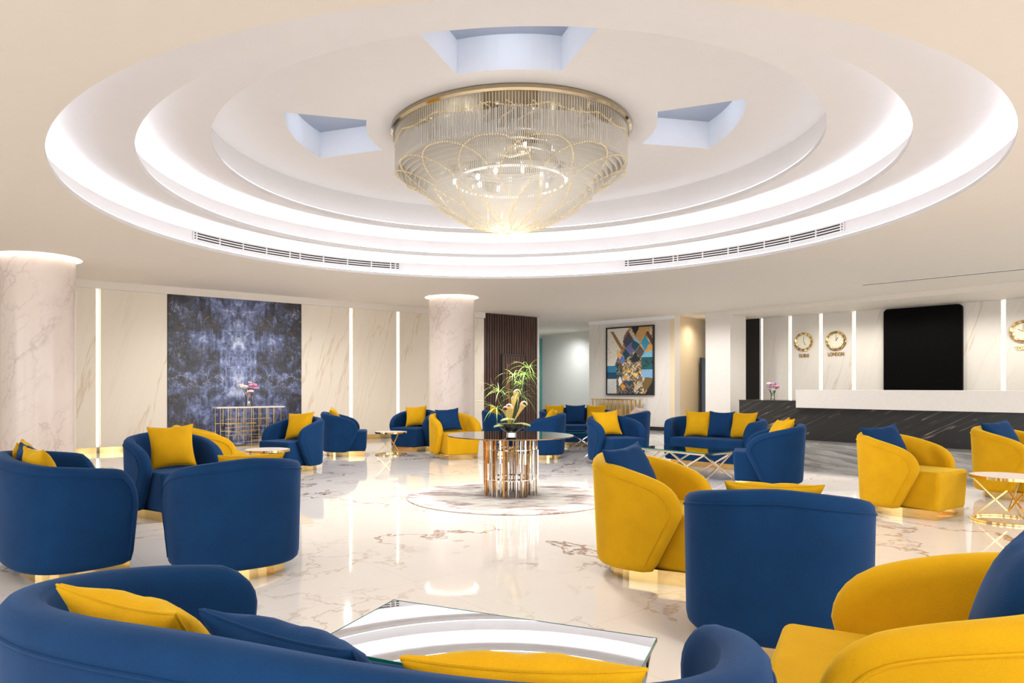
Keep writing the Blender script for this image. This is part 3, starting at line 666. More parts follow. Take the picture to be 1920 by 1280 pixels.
# ------------------------------------------------------------------ armchairs and sofas
T = .055
def upath(W, D, xm, n=2.6, cin=0.0, N=40):
    pts = [(-D*cos(pi/2*i/N)**(2/n), W*sin(pi/2*i/N)**(2/n)) for i in range(N+1)]+[(xm*i/12, W-cin*(xm*i/12)**2) for i in range(1, 13)]
    d = [0]
    for a, b in zip(pts, pts[1:]): d.append(d[-1]+hypot(b[0]-a[0], b[1]-a[1]))
    return pts, d, d[N]
def interp(s, d, pts):
    if s <= 0: return pts[0]
    for i in range(len(d)-1):
        if s <= d[i+1]:
            t = (s-d[i])/(d[i+1]-d[i]+1e-9); return (pts[i][0]*(1-t)+pts[i+1][0]*t, pts[i][1]*(1-t)+pts[i+1][1]*t)
    return pts[-1]
def shell_meshes(W, D, xf, xb, zt0=.705, zt1=.575, zb=.125, zm=.44, cr=.13, taper=.03, tback=.10, NA=26, NB=18, drop=1.5, n_=2.6, cin=0.0):
    pts, d, s0 = upath(W, D, .5, n_, cin)
    def mid(a, b):                                               # a in -1..1 along the U, b in 0..1 upwards
        sg = -1 if a < 0 else 1; a_ = abs(a); zt = zt0-(zt0-zt1)*a_**drop; z = zb+b*(zt-zb)
        x = xb+(xf-xb)*min(1, (z-zb)/(zm-zb))
        send = s0+x if x >= 0 else s0+x
        if z > zm:
            q = .86*min(1, (z-zm)/(zt-zm)); send -= cr*1.25*(1-sqrt(1-q*q))*max(0, (a_-.25)/.75)**2
        X, Y = interp(a_*send, d, pts); q = 1-min(1, (z-.07)/.65)
        return Vector((X*(1-(tback if X < 0 else 0)*q), sg*Y*(1-taper*q), z))
    A = [-1+2*i/(2*NA) for i in range(2*NA+1)]
    A = [copysign_pow(x) for x in A]
    grid = [[mid(a, j/NB) for j in range(NB+1)] for a in A]; n, m = len(A), NB+1
    def nrm(i, j):
        du = grid[min(i+1, n-1)][j]-grid[max(i-1, 0)][j]; dv = grid[i][min(j+1, m-1)]-grid[i][max(j-1, 0)]
        q = dv.cross(du); q.normalize()
        return q
    N = [[nrm(i, j) for j in range(m)] for i in range(n)]
    # make normals point outwards (away from the seat)
    if N[n//2][m//2].x > 0: N = [[-q for q in r] for r in N]
    out = [[grid[i][j]+N[i][j]*T for j in range(m)] for i in range(n)]; inn = [[grid[i][j]-N[i][j]*T for j in range(m)] for i in range(n)]
    mb = MB(); idx = {}
    def vid(k, i, j):
        key = (k, i, j)
        if key not in idx: idx[key] = len(mb.v); mb.v.append(tuple((out if k else inn)[i][j]))
        return idx[key]
    for i in range(n-1):
        for j in range(m-1):
            mb.f.append((vid(1, i, j), vid(1, i+1, j), vid(1, i+1, j+1), vid(1, i, j+1))); mb.f.append((vid(0, i, j), vid(0, i, j+1), vid(0, i+1, j+1), vid(0, i+1, j)))
    loop = [(i, m-1) for i in range(n)]+[(n-1, j) for j in range(m-2, -1, -1)]+[(i, 0) for i in range(n-2, -1, -1)]+[(0, j) for j in range(1, m-1)]
    K = 6; L = len(loop); rim = []; cen = sum((grid[i][j] for i, j in loop), Vector())/L
    for q, (i, j) in enumerate(loop):
        p0 = loop[q-1]; p1 = loop[(q+1) % L]; tg = (grid[p1[0]][p1[1]]-grid[p0[0]][p0[1]]).normalized(); Nn = N[i][j]; B = tg.cross(Nn).normalized()
        if q == 0:
            tm = (grid[n//2+1][m-1]-grid[n//2-1][m-1]).cross(N[n//2][m-1]); sgn = 1 if tm.z > 0 else -1
        B = B*sgn
        row = [vid(1, i, j)]
        for k in range(1, K):
            ph_ = pi*k/K; cph = cos(ph_); sph = sin(ph_); p = grid[i][j]+Nn*T*math.copysign(abs(cph)**.75, cph)+B*T*abs(sph)**.75
            row.append(len(mb.v)); mb.v.append(tuple(p))
        row.append(vid(0, i, j)); rim.append(row)
    for q in range(L):
        a, b = rim[q], rim[(q+1) % L]
        for k in range(K): mb.f.append((a[k], b[k], b[k+1], a[k+1]))
    top = [out[i][j]+N[i][j]*.0015 for i, j in loop[:n+m-1]]
    left = [out[0][j]+N[0][j]*.0015 for j in range(0, m-1)]
    pip = MB().tube(left+top, .0045, 5)
    return mb, pip
def copysign_pow(x): return math.copysign(abs(x)**.85, x)
def make_seat_chair(kind):
    e = empty('armchair', (0, 0, 0)); m = M[kind]
    sh, pip = shell_meshes(.355, .345, .205, .05, cr=.15)
    s = sh.build('shell', m, e, ang=80); pip.build('piping', m, s)
    # seat block
    st = MB().rbox((.075, 0, .25), (.65, .59, .36), .035, 4, top=.94)
    st.build('seat', m, e, wn=True)
    n = 16; fp = [(.37, -.265), (.37, .265), (.1, .305)]+[(-.08-.22*sin(pi*i/n), .305*cos(pi*i/n)) for i in range(n+1)]+[(.1, -.305)]
    MB().prism(fp, 0, .085).build('plinth', M['gold'], e, smooth=False)
    return e
def make_sofa(kind, W=.70, D=.33, xf=.31, zt1=.625, drop=1.5, n_=2.6, cin=.8, seat=None):
    e = empty('sofa', (0, 0, 0)); m = M[kind]
    sh, pip = shell_meshes(W, D, xf, xf-.035, NA=36, zt1=zt1, taper=.02, tback=.06, drop=drop, n_=n_, cin=cin)
    s = sh.build('shell', m, e, ang=80); pip.build('piping', m, s)
    wi = W-cin*xf*xf-T+.015; x0 = -D+.06; x1 = xf+.05 if seat is None else seat
    MB().rbox(((x0+x1)/2, 0, .345), (x1-x0, 2*wi, .15), .04, 4).build('seat_cushion', m, e, wn=True)
    MB().rbox(((x0+x1)/2-.012, 0, .175), (x1-x0-.02, 2*wi-.03, .20), .02, 2).build('seat_front', m, e, wn=True)
    n = 18; fp = [(x1-.04, -wi+.02), (x1-.04, wi-.02)]+[(-(D-.07)*sin(pi*i/n)**.6 if 0 < i < n else 0, (W-.06)*cos(pi*i/n)) for i in range(n+1)]
    MB().prism(fp, 0, .085).build('plinth', M['gold'], e, smooth=False)
    return e
def cushion_mesh(kind, S=.22, H=.082):
    mb = MB(); N = 20; seam = []
    def pt(u, v, sg):
        pu = 1-.12*(1-v*v); pv = 1-.12*(1-u*u)
        x = u*S*(1-abs(u)**3*(1-pu)); y = v*S*(1-abs(v)**3*(1-pv))
        h = H*max(0, (1-abs(u)**2.5)*(1-abs(v)**2.5))**.5
        wr = .006*sin(9*u+5*v)*(1-h/H)+.004*sin(23*atan2(v, u))*(max(abs(u), abs(v))**4)*(h/H)*2
        return (x, y, sg*(h+wr*(1 if h > 0 else 0)))
    U = [sin(pi/2*(-1+2*i/N)) for i in range(N+1)]
    for sg in (1, -1):
        mb.add([pt(u, v, sg) for u in U for v in U], [(i*(N+1)+j, (i+1)*(N+1)+j, (i+1)*(N+1)+j+1, i*(N+1)+j+1) for i in range(N) for j in range(N)])
    me = mb.mesh('cushion', M[kind], ang=180)
    bm = bmesh.new(); bm.from_mesh(me); bmesh.ops.remove_doubles(bm, verts=bm.verts, dist=.0004); bmesh.ops.recalc_face_normals(bm, faces=bm.faces); bm.to_mesh(me); bm.free()
    me.shade_smooth()
    ring = [pt(1, v, 0) for v in U]+[pt(u, 1, 0) for u in U[::-1][1:]]+[pt(-1, v, 0) for v in U[::-1][1:]]+[pt(u, -1, 0) for u in U[1:-1]]
    return me, MB().tube([(x, y, 0) for x, y, z in ring], .0035, 5, closed=True).mesh('seam', M[kind])
CM = {k: cushion_mesh(k) for k in ('blue', 'yellow')}
def cushion(chair_loc, chair_a, kind, lx, ly, yaw=0, tilt=18, roll=0, z=.425, label='', group=None, size=.93):
    "a scatter cushion leaning on a seat back; lx, ly in the chair's own frame"
    e = bpy.data.objects.new('cushion', CM[kind][0]); COL.objects.link(e)
    s = bpy.data.objects.new('seam', CM[kind][1]); COL.objects.link(s); s.parent = e
    R = Matrix.Rotation(chair_a, 4, 'Z') @ Matrix.Rotation(radians(yaw), 4, 'Z')
    # cushion plane: local z -> facing (+x), tipped back; local y -> up
    base = Matrix(((0, 0, 1, 0), (1, 0, 0, 0), (0, 1, 0, 0), (0, 0, 0, 1)))
    R = R @ Matrix.Rotation(radians(-tilt), 4, 'Y') @ base @ Matrix.Rotation(radians(roll), 4, 'Z')
    half = .205*size*(abs(cos(radians(roll)))+abs(sin(radians(roll)))*.93)
    zc = z+half*cos(radians(tilt))+.05*sin(radians(tilt))
    p = Matrix.Rotation(chair_a, 3, 'Z') @ Vector((lx, ly, 0))
    e.matrix_world = Matrix.Translation((chair_loc[0]+p.x, chair_loc[1]+p.y, zc)) @ R @ Matrix.Scale(size, 4)
    tag(e, label, 'cushion', group); return e
protos = {'blue': make_seat_chair('blue'), 'yellow': make_seat_chair('yellow')}
sofa0 = make_sofa('blue'); sofa1 = make_sofa('blue', .882, .641, .406, .53, 1.59, 2.52, .69, .18)
used = set()
def put(key, proto, x, y, a, label, cat, group):
    o = proto if key not in used else copy_tree(proto)
    used.add(key); o.location = (x, y, 0); o.rotation_euler.z = radians(a); tag(o, label, cat, group); return o
CG = 'scatter cushions on the seats'
# (colour, x, y, facing deg, label, [cushions: kind, lx, ly, yaw, tilt, roll, label])
CHAIRS = [
 ('blue', -2.47, 10.15, -121, 'blue velvet armchair facing left beside the gold lattice console', [('yellow', -.10, .02, 14, 26, 5, 'yellow cushion in the blue armchair beside the gold lattice console')]),
 ('blue', -2.12, 12.35, 6, 'blue velvet armchair seen from its side below the first light line', [('yellow', -.14, -.02, 0, 26, 5, 'yellow cushion tip peeking over the side-on blue armchair')]),
 ('blue', -.96, 13.32, -115, 'blue velvet armchair left of the far column beside the small gold table', [('yellow', -.12, -.02, 18, 26, 5, 'yellow cushion in the blue armchair left of the far column')]),
 ('yellow', -.18, 11.87, -65, 'yellow velvet armchair standing before the far marble column', [('blue', -.12, -.05, -14, 26, 5, 'blue cushion in the yellow armchair before the far column')]),
 ('yellow', -2.97, 8.15, 27, 'yellow velvet armchair seen from the back, behind a blue one', [('yellow', .05, -.30, 0, 26, 5, '')]),
 ('blue', -2.76, 6.65, -42, 'blue velvet armchair holding a big upright yellow cushion', [('yellow', -.02, .0, -20, 16, 3, 'big upright yellow cushion facing out of the blue armchair')]),
 ('blue', -1.51, 4.61, 125, 'blue velvet armchair seen from behind, left of the open floor', [('yellow', -.10, -.06, -8, 37, 0, 'yellow cushion whose top edge shows above the left rear-view armchair')]),
 ('blue', .72, 13.2, -5, 'blue velvet armchair behind the flowers against the dark wood wall', [('yellow', -.12, -.02, 10, 26, 5, 'yellow cushion in the blue armchair behind the flower arrangement')]),
 ('blue', 1.31, 11.85, 172, 'blue velvet armchair turned left behind the round glass table', [('yellow', -.12, .02, -10, 26, 5, 'yellow cushion in the blue armchair behind the round glass table')]),
 ('blue', 2.31, 10.78, -72, 'blue velvet armchair right of the far glass coffee table', [('yellow', -.12, -.08, -16, 26, 5, 'yellow cushion in the blue armchair right of the round glass table')]),
 ('blue', 3.0, 12.93, 155, 'blue velvet armchair seen from behind, under the framed painting', [('blush', -.14, .05, -10, 26, 5, 'pale blush cushion peeking over the armchair under the painting')]),
 ('blue', 3.65, 8.43, 158, 'blue velvet armchair seen from its side in front of the reception desk', [('yellow', -.10, .12, 22, 28, 5, 'left yellow cushion peeking over the side-on armchair near reception'), ('yellow', -.16, -.10, -12, 26, 5, 'right yellow cushion peeking over the side-on armchair near reception')]),
 ('yellow', 4.23, 6.72, -57, 'yellow velvet armchair with visible seat block before the reception desk', [('blue', -.14, -.10, -22, 26, 5, 'blue cushion in the yellow armchair before the reception desk')]),
 ('yellow', 6.00, 7.62, -60, 'yellow velvet armchair cut by the right edge behind the gold table', [('blue', -.12, -.06, -14, 26, 5, 'blue cushion in the yellow armchair at the right edge')]),
 ('yellow', 1.26, 4.58, -34, 'large yellow velvet armchair right of the open floor centre', [('blue', -.11, -.15, -14, 26, 5, 'blue cushion in the large yellow armchair beside the open floor')]),
 ('blue', 1.47, 3.33, 68, 'large blue velvet armchair seen from behind, right foreground', [('yellow', -.08, 0.02, 4, 38, 0, 'yellow cushion whose top shows above the large rear-view blue armchair')]),
 ('yellow', 1.25, 1.87, 150, 'yellow velvet armchair in the bottom right corner', [('blue', -.17, 0, 0, 18, 0, 'blue cushion in the yellow armchair in the bottom right corner')]),
]
CM['blush'] = cushion_mesh('blush')
for kind, x, y, a, lb, cu in CHAIRS:
    put(kind, protos[kind], x, y, a, lb, 'armchair', 'tub armchairs around the lobby')
    for c in cu:
        if c[6]: cushion((x, y), radians(a), c[0], c[1], c[2], c[3], c[4], c[5], label=c[6], group=CG)
SOFAS = [(2.29, 14.46, -95, 'blue velvet sofa in the far middle, facing the camera', [('yellow', -.16, -.42, 14, 14, 'left yellow cushion on the far middle blue sofa'), ('blue', -.17, .0, 0, 14, 'blue cushion on the far middle blue sofa'), ('yellow', -.16, .42, -14, 14, 'right yellow cushion on the far middle blue sofa')]),
 (3.80, 10.66, -136, 'blue velvet sofa behind the rose gold coffee table, near reception', [('yellow', -.12, -.34, 12, 14, 'left yellow cushion on the sofa near reception'), ('blue', -.14, .02, 0, 14, 'blue cushion on the sofa near reception'), ('yellow', -.12, .38, -10, 14, 'right yellow cushion on the sofa near reception')]),
 (-2.778, 4.818, 38, 'blue velvet sofa seen from its end at the left edge', [('yellow', -.14, -.36, 8, 16, 'nearest yellow cushion on the left edge sofa'), ('blue', -.15, 0, 0, 16, 'blue cushion on the left edge sofa'), ('yellow', -.14, .36, -10, 16, 'farthest yellow cushion on the left edge sofa')]),
 (-.219, 1.82, 68, 'blue velvet sofa seen over its back in the bottom left foreground', [('yellow', -.38, .355, -8, 36, 'yellow cushion at the left end of the foreground sofa'), ('blue', -.41, -.08, -11, 36, 'blue cushion in the middle of the foreground sofa'), ('yellow', -.36, -.50, 15, 39, 'yellow cushion at the bottom centre edge, on the foreground sofa')])]
for x, y, a, lb, cu in SOFAS:
    put(*(('sofa1', sofa1) if lb.endswith('foreground') else ('sofa', sofa0)), x, y, a, lb, 'sofa', 'blue sofas around the lobby')
    for c in cu: cushion((x, y), radians(a), c[0], c[1], c[2], c[3], c[4], 0, label=c[5], group=CG, z=.40 if lb.endswith('foreground') else .42)
# ------------------------------------------------------------------ tables
def coffee_table(cx, cy, a, L, W, H, label, frame):
    e = empty('coffee_table', (cx, cy, 0), radians(a), label, 'coffee table')
    g = MB().rbox((0, 0, H-.006), (L, W, .012), .003, 1).build('glass_top', M['coffee_glass'], e)
    b = MB(); zz = H-.005
    for sx in (-1, 1): b.box((sx*(L/2-.001), 0, zz), (.003, W, .012))
    for sy in (-1, 1): b.box((0, sy*(W/2-.001), zz), (L, .003, .012))
    b.build('glass_edge', M['edge_glass'], g, smooth=False)
    x, y, t = L/2-.02, W/2-.02, H-.024; b = MB()
    for sy in (-1, 1): b.bar((-x, sy*y, t), (x, sy*y, t), .013)
    for sx in (-1, 1): b.bar((sx*x, -y, t), (sx*x, y, t), .013)
    b.build('top_rail', frame, e, smooth=False)
    for sy in (-1, 1):
        for (xa, xb_) in ((-x, 0), (0, x)):
            MB().bar((xa, sy*y, .012), (xb_, sy*y, t), .012).build('leg', frame, e, smooth=False); MB().bar((xb_, sy*y, .012), (xa, sy*y, t), .012).build('leg', frame, e, smooth=False)
    for sx in (-1, 1):
        MB().bar((sx*x, -y, .012), (sx*x, y, t), .012).build('leg', frame, e, smooth=False); MB().bar((sx*x, y, .012), (sx*x, -y, t), .012).build('leg', frame, e, smooth=False)
    return e
zt_ = .36
fl_, fr_ = P(738, 1124, zt_), P(1232, 1196, zt_); dd = (fr_-fl_).normalized(); L1 = (fr_-fl_).length; nn = Vector((dd.y, -dd.x))
c_ = (fl_+fr_)/2+nn*.27
coffee_table(c_.x, c_.y, math.degrees(atan2(dd.y, dd.x)), L1, .54, zt_, 'glass coffee table with chrome cross frame at the bottom centre', M['chrome'])
c2_ = P(1200, 838, zt_); c3_ = P(1326, 850, zt_); c4_ = P(1367, 845, zt_); dd = (c3_-c2_); L2 = dd.length; dn = (c4_-c3_); ctr = (c2_+c4_)/2
coffee_table(ctr.x, ctr.y, math.degrees(atan2(dd.y, dd.x)), 1.15, .58, zt_, 'glass coffee table with rose gold crossed legs before a sofa', M['pale_gold'])
coffee_table(1.97, 13.1, 0, 1.05, .58, zt_, 'glass coffee table with silver crossed legs, farthest from the camera', M['chrome'])
def side_table(cx, cy, label, rot=0, R=.28, H=.405):
    e = empty('side_table', (cx, cy, 0), rot, label, 'side table', 'round gold side tables')
    MB().lathe([(.001, H-.018), (R-.004, H-.018), (R-.004, H), (.001, H)], 48).build('table_top', M['top_stone'], e)
    MB().lathe([(R-.004, H-.024), (R+.004, H-.024), (R+.004, H+.001), (R-.004, H+.001), (R-.004, H-.024)], 48).build('rim', M['gold'], e)
    MB().lathe([(R-.018, 0.002), (R, 0.002), (R, .018), (R-.018, .018), (R-.018, .002)], 48).build('base_ring', M['gold'], e)
    for k in range(3):
        a = radians(-90+120*k); r = R-.012
        MB().bar((r*cos(a), r*sin(a), H-.02), (.008*cos(a), .008*sin(a), .09), .0085).build('leg', M['gold'], e, smooth=False)
        MB().bar((r*cos(a), r*sin(a), .01), (.008*cos(a), .008*sin(a), .27), .0085).build('leg', M['gold'], e, smooth=False)
    return e
side_table(-2.495, 8.88, 'round gold side table beside the yellow rear-view armchair', radians(18))
side_table(-1.29, 12.32, 'round gold side table below the right-hand light line', radians(30))
side_table(.62, 12.1, 'round gold side table hidden behind the round glass table', radians(10))
side_table(4.84, 6.26, 'round gold side table at the right edge', radians(2))
# round glass table with mirrored bar drum
TC = Vector(((957-PX)/F*7.75, 7.75)); TH = .653
rg = MB().lathe([(.001, 0), (1.09, 0), (1.095, .006), (1.09, .012), (.001, .012)], 72).build('round_rug', M['rug'], loc=(*Vector(((952-PX)/F*7.62, 7.62)), .001))
tag(rg, 'round pale mottled rug under the round glass table', 'rug')
te = empty('round_table', (TC.x, TC.y, .012), 0, 'round smoked glass table on a drum of mirrored metal bars', 'table')
gt = MB().lathe([(.001, TH-.012), (.69, TH-.012), (.694, TH-.006), (.69, TH), (.001, TH)], 96).build('glass_top', M['table_glass'], te)
MB().lathe([(.6945, TH-.011), (.6955, TH-.006), (.6945, TH-.001)], 96).build('glass_edge', M['bronze'], gt)
mats = ['chrome', 'chrome', 'chrome', 'pale_gold', 'bronze', 'amber', 'bronze', 'chrome']
nb = 0
for ring, cnt in ((.29, 30), (.245, 22), (.19, 14)):
    for i in range(cnt):
        a = 2*pi*i/cnt+random.uniform(-.05, .05); r = ring+random.uniform(-.015, .015); wd = random.uniform(.012, .03)
        full = random.random() < .45
        z0 = 0 if full or random.random() < .6 else random.uniform(.05, .3); z1 = TH-.024 if full or z0 > 0 else random.uniform(.3, .6)
        wd *= .75; cuts = [z0, z1] if random.random() < .5 else [z0, z0+(z1-z0)*random.uniform(.3, .7), z1]; az_ = a+random.uniform(-.3, .3)
        for q, (za, zb2) in enumerate(zip(cuts, cuts[1:])):
            ww = wd*(1 if q == 0 else random.uniform(.6, 1.3)); mm_ = M[mats[int(random.random()*8)]]
            if q == 0: bar_ = MB().box((r*cos(a), r*sin(a), (za+zb2)/2), (ww, ww*.8, zb2-za), az_).build('metal_bar', mm_, te, smooth=False)
            else: MB().box((r*cos(a), r*sin(a), (za+zb2)/2), (ww, ww*.8, zb2-za), az_).build('upper_section', mm_, bar_, smooth=False)
for zz in (.18, .50): MB().lathe([(.17, zz), (.30, zz), (.30, zz+.006), (.17, zz+.006), (.17, zz)], 48).build('joining_ring', M['chrome'], te)
MB().lathe([(.01, TH-.03), (.31, TH-.03), (.31, TH-.024), (.01, TH-.024)], 48).build('top_plate', M['chrome'], te)
# bowl and flowers
zb = .012+TH
bo = empty('glass_bowl', (TC.x+.01, TC.y, zb), 0, 'footed clear glass bowl on the round glass table', 'bowl')
MB().lathe([(.001, 0), (.05, 0), (.052, .02), (.045, .03), (.09, .05), (.14, .09), (.165, .125), (.162, .127), (.135, .095), (.085, .056), (.03, .04), (.001, .038)], 40).build('bowl', M['glass'], bo)
MB().lathe([(.048, .001), (.054, .001), (.054, .024), (.048, .026)], 32).build('foot_band', M['chrome'], bo)
fe_ = empty('flower_arrangement', (TC.x+.01, TC.y, zb+.05), 0, 'tall arrangement of pitcher flowers, twigs and grassy leaves in the glass bowl', 'flowers')
Pz = 7.75/F
def fp(u, v, dy=0): return Vector(((u-958)*Pz, dy, CH+(V0-v)*Pz-zb-.05))
def ribbon(mb, a, d, L, wdt, droop):
    a = Vector(a); d = Vector(d).normalized(); s = d.cross(Vector((0, 0, 1)));
    if s.length < .1: s = Vector((1, 0, 0))
    s.normalize(); pts = []; K = 7; p = a.copy(); dr_ = d.copy()
    for i in range(K+1):
        t = i/K; wv = wdt*(1-t*.95)*min(1, .4+3*t); pts += [p-s*wv/2, p+s*wv/2+Vector((0, 0, wv*.15))]; p = p+dr_*L/K; dr_ = (dr_+Vector((0, 0, -droop/K))).normalized()
    mb.add(pts, [(2*i, 2*i+1, 2*i+3, 2*i+2) for i in range(K)])
random.seed(11)
heads = [((955, 800), (985, 702), 26), ((955, 800), (962, 706), 18), ((952, 800), (935, 735), 20), ((956, 800), (975, 742), 26), ((950, 800), (930, 765), 18), ((957, 800), (990, 690), 16), ((958, 800), (978, 720), 20)]
for (a, b, cnt) in heads:
    dy = random.uniform(-.08, .08); h0 = fp(*a); h1 = fp(b[0], b[1], dy); st = empty('papyrus_stem', (0, 0, 0)); st.parent = fe_
    mid_ = (h0+h1)/2+Vector((random.uniform(-.02, .02), 0, .02))
    MB().tube([h0, mid_, h1], .0035, 6).build('stalk', M['leaf2'], st)
    mb = MB()
    for k in range(cnt):
        an = 2*pi*k/cnt+random.uniform(-.2, .2); el = random.uniform(-.1, .9)
        ribbon(mb, h1, (cos(an)*cos(el), sin(an)*cos(el), sin(el)), random.uniform(.14, .34), .012, random.uniform(.6, 2.4))
    mb.build('leaves', M['leaf'], st)
for (a, b) in (((952, 795), (918, 709)), ((955, 795), (950, 682)), ((956, 795), (954, 700))):
    pts = [fp(*a)+(fp(*b)-fp(*a))*t+Vector((.008*sin(t*7), .004*cos(t*9), 0)) for t in [i/8 for i in range(9)]]
    MB().tube(pts, .005, 6, taper=lambda t: 1-.5*t).build('twig', M['twig'], fe_)
for (a, b, tip, dy) in (((955, 800), (966, 738), 1, -.05), ((957, 800), (978, 760), 1, -.08), ((953, 800), (955, 765), -1, -.1), ((956, 800), (962, 750), 1, -.02), ((952, 800), (950, 770), -1, .02)):
    A_ = fp(*a); B_ = fp(b[0], b[1], dy); D_ = B_-A_; n = 12; mb = MB()
    prof = [(.0, .004), (.3, .006), (.6, .012), (.85, .022), (1.0, .030), (1.04, .036)]
    R = D_.to_track_quat('Z', 'Y').to_matrix(); L = D_.length; k = len(prof)
    mb.add([A_+R @ Vector((r*cos(2*pi*i/n), r*sin(2*pi*i/n), t*L)) for t, r in prof for i in range(n)], [(q*n+i, q*n+(i+1) % n, (q+1)*n+(i+1) % n, (q+1)*n+i) for q in range(k-1) for i in range(n)])
    pf = mb.build('pitcher_flower', M['pitcher'], fe_)
    hood = [B_+Vector((tip*-.02, 0, 0))+Vector((tip*.035*(1-cos(t)), 0, .045*sin(t))) for t in [i*pi*.95/8 for i in range(9)]]
    MB().tube(hood, .016, 8, taper=lambda t: .8-.45*t).build('hood', M['white_petal'], pf)
for (cx, cy, an, sz) in ((941, 795, pi+.1, .13), (978, 793, .1, .12), (950, 784, pi*.85, .11)):
    mb = MB(); vs = []; K = 10; c = fp(cx, cy, -.06)
    for i in range(K+1):
        for j in range(5):
            t = i/K; s = (j-2)/2; wv = sz*.42*sin(pi*min(1, t*.97+.02))**.7
            x = (t-.5)*sz*1.5; y = s*wv; vs.append(c+Vector((x*cos(an)-y*sin(an)*.6, x*sin(an)*.3+y, -.02*s*s-.07*(t-.4)**2+.01)))
    mb.add(vs, [(i*5+j, i*5+j+1, i*5+j+6, i*5+j+5) for i in range(K) for j in range(4)]); lf = mb.build('broad_leaf', M['lily_leaf'], fe_)
    md = lf.modifiers.new('thick', 'SOLIDIFY'); md.thickness = .003
# consoles
def console(loc, rz, L, H, label, kind):
    e = empty('console_table', loc, rz, label, 'console table')
    MB().rbox((0, 0, H-.0125), (L, .36, .025), .004, 1).build('table_top', M['top_stone'] if kind else M['gold'], e)
    random.seed(5+kind); r = .007
    for sy in (-.15, .15):
        b = MB()
        if kind:
            for i in range(9):
                x = -L/2+.07+(L-.14)*i/8; z0 = random.choice((0, 0, .12, .3, .42)); b.bar((x, sy, z0), (x, sy, H-.02), r)
            for i in range(20):
                x0 = -L/2+.07+(L-.14)*random.randrange(0, 9)/12; w_ = (L-.14)/12*random.choice((2, 3, 4)); zz = random.choice((.06, .12, .18, .25, .32, .40, .47, .55)); b.bar((x0, sy, zz), (x0+w_, sy, zz), r)
            for x in (-L/2+.07, L/2-.07): b.bar((x, sy, 0), (x, sy, H-.02), r)
            b.bar((-L/2+.07, sy, .007), (L/2-.07, sy, .007), r)
        else:
            for i in range(11):
                x = -L/2+.05+(L-.1)*i/10; b.box((x, sy, (H-.02)/2), (random.choice((.02, .03, .04)), .02, H-.02))
            for i in range(9):
                x = random.uniform(-L/2+.1, L/2-.1); hh = random.uniform(.3, .6); b.box((x, sy*.6, hh/2), (.04, .03, hh))
            b.box((0, sy, .01), (L-.08, .02, .02))
        b.build('lattice_frame', M['brushed_gold'], e, smooth=False)
    return e
kt = (lw_t(390)+lw_t(520))/2
kp = lw(lw_t(452), .42)
console((kp[0], kp[1], 0), LA, 1.36, .80, 'gold lattice console table in front of the blue stone mural', 1)
kq = bw(bw_t(1168), .35)
console((kq[0], kq[1], 0), BA, 1.45, .85, 'gold bar console table below the framed painting', 0)
# bouquets in glass vases
def bouquet(x, y, z, px, label, vlabel, flower_cols, vh, bw_, bh, vr):
    v = empty('glass_vase', (x, y, z), 0, vlabel, 'vase')
    MB().lathe([(.001, .002), (vr, .002), (vr*.8, vh*.4), (vr*.95, vh*.8), (vr*1.15, vh), (vr*1.1, vh), (vr*.88, vh*.8), (vr*.72, vh*.4), (vr*.9, .012), (.001, .012)], 24).build('vessel', M['glass'], v)
    f = empty('bouquet', (x, y, z+.015), 0, label, 'flowers')
    b = MB()
    for k in range(7):
        a = 2*pi*k/7; b.bar((vr*.5*cos(a+2.4), vr*.5*sin(a+2.4), 0), (bw_*.35*cos(a), bw_*.35*sin(a), vh+bh*.4), .005, 5)
    b.build('stems', M['leaf2'], f)
    b = MB()
    for k in range(16):
        a = 2*pi*k/16*2.4; b_ = random.uniform(.3, 1); c = Vector((bw_*.42*b_*cos(a), bw_*.42*b_*sin(a), vh+bh*random.uniform(.1, .7)))
        ribbon(b, c, (cos(a), sin(a), random.uniform(.2, 1)), bw_*.32, bw_*.14, 1.0)
    b.build('leaves', M['leaf2'], f)
    for k, (m, dx, dz, s) in enumerate(flower_cols):
        c = Vector((dx*bw_/2, (-.4+.25*(k % 4))*bw_/2, vh+dz*bh)); h = MB(); s *= bw_
        fl = None
        for q in range(9):
            a = 2.4*q; rr = s*.17*sqrt(q); h.ball((c.x+rr*cos(a), c.y+rr*sin(a), c.z-.01*q*s), s*.26, 7, 5, .8)
        h.build('flower_head', M[m], f)
vp = Vector(lw(lw_t(452), .42)[:2])
bouquet(vp.x, vp.y, .80, 0, 'pink and white bouquet in front of the blue stone mural', 'straight clear glass vase on the gold lattice console', [('white_petal', -.5, .62, .42), ('pink', .5, .75, .40), ('pink', .8, .5, .3), ('red', .0, .38, .28), ('white_petal', .25, .25, .34), ('pink', -.05, .0, .28), ('white_petal', .1, .95, .2), ('pink', 0, -.28, .24), ('white_petal', -.8, .75, .24)], .24, .33, .24, .065)
vq = c0+CD*ct_t(1444)+CN*.12
bouquet(vq.x, vq.y, .876, 0, 'small pink and lilac bouquet on the reception desk end', 'small flared glass vase on the low black end of the desk', [('white_petal', -.75, .8, .34), ('pink', -.2, .75, .34), ('lilac', .2, .9, .24), ('pink', -.4, .4, .36), ('pink', .4, .5, .4), ('lilac', -.7, .2, .26), ('pink', .75, .25, .28), ('lilac', .45, .8, .22), ('white_petal', 0, .1, .24)], .22, .30, .20, .05)
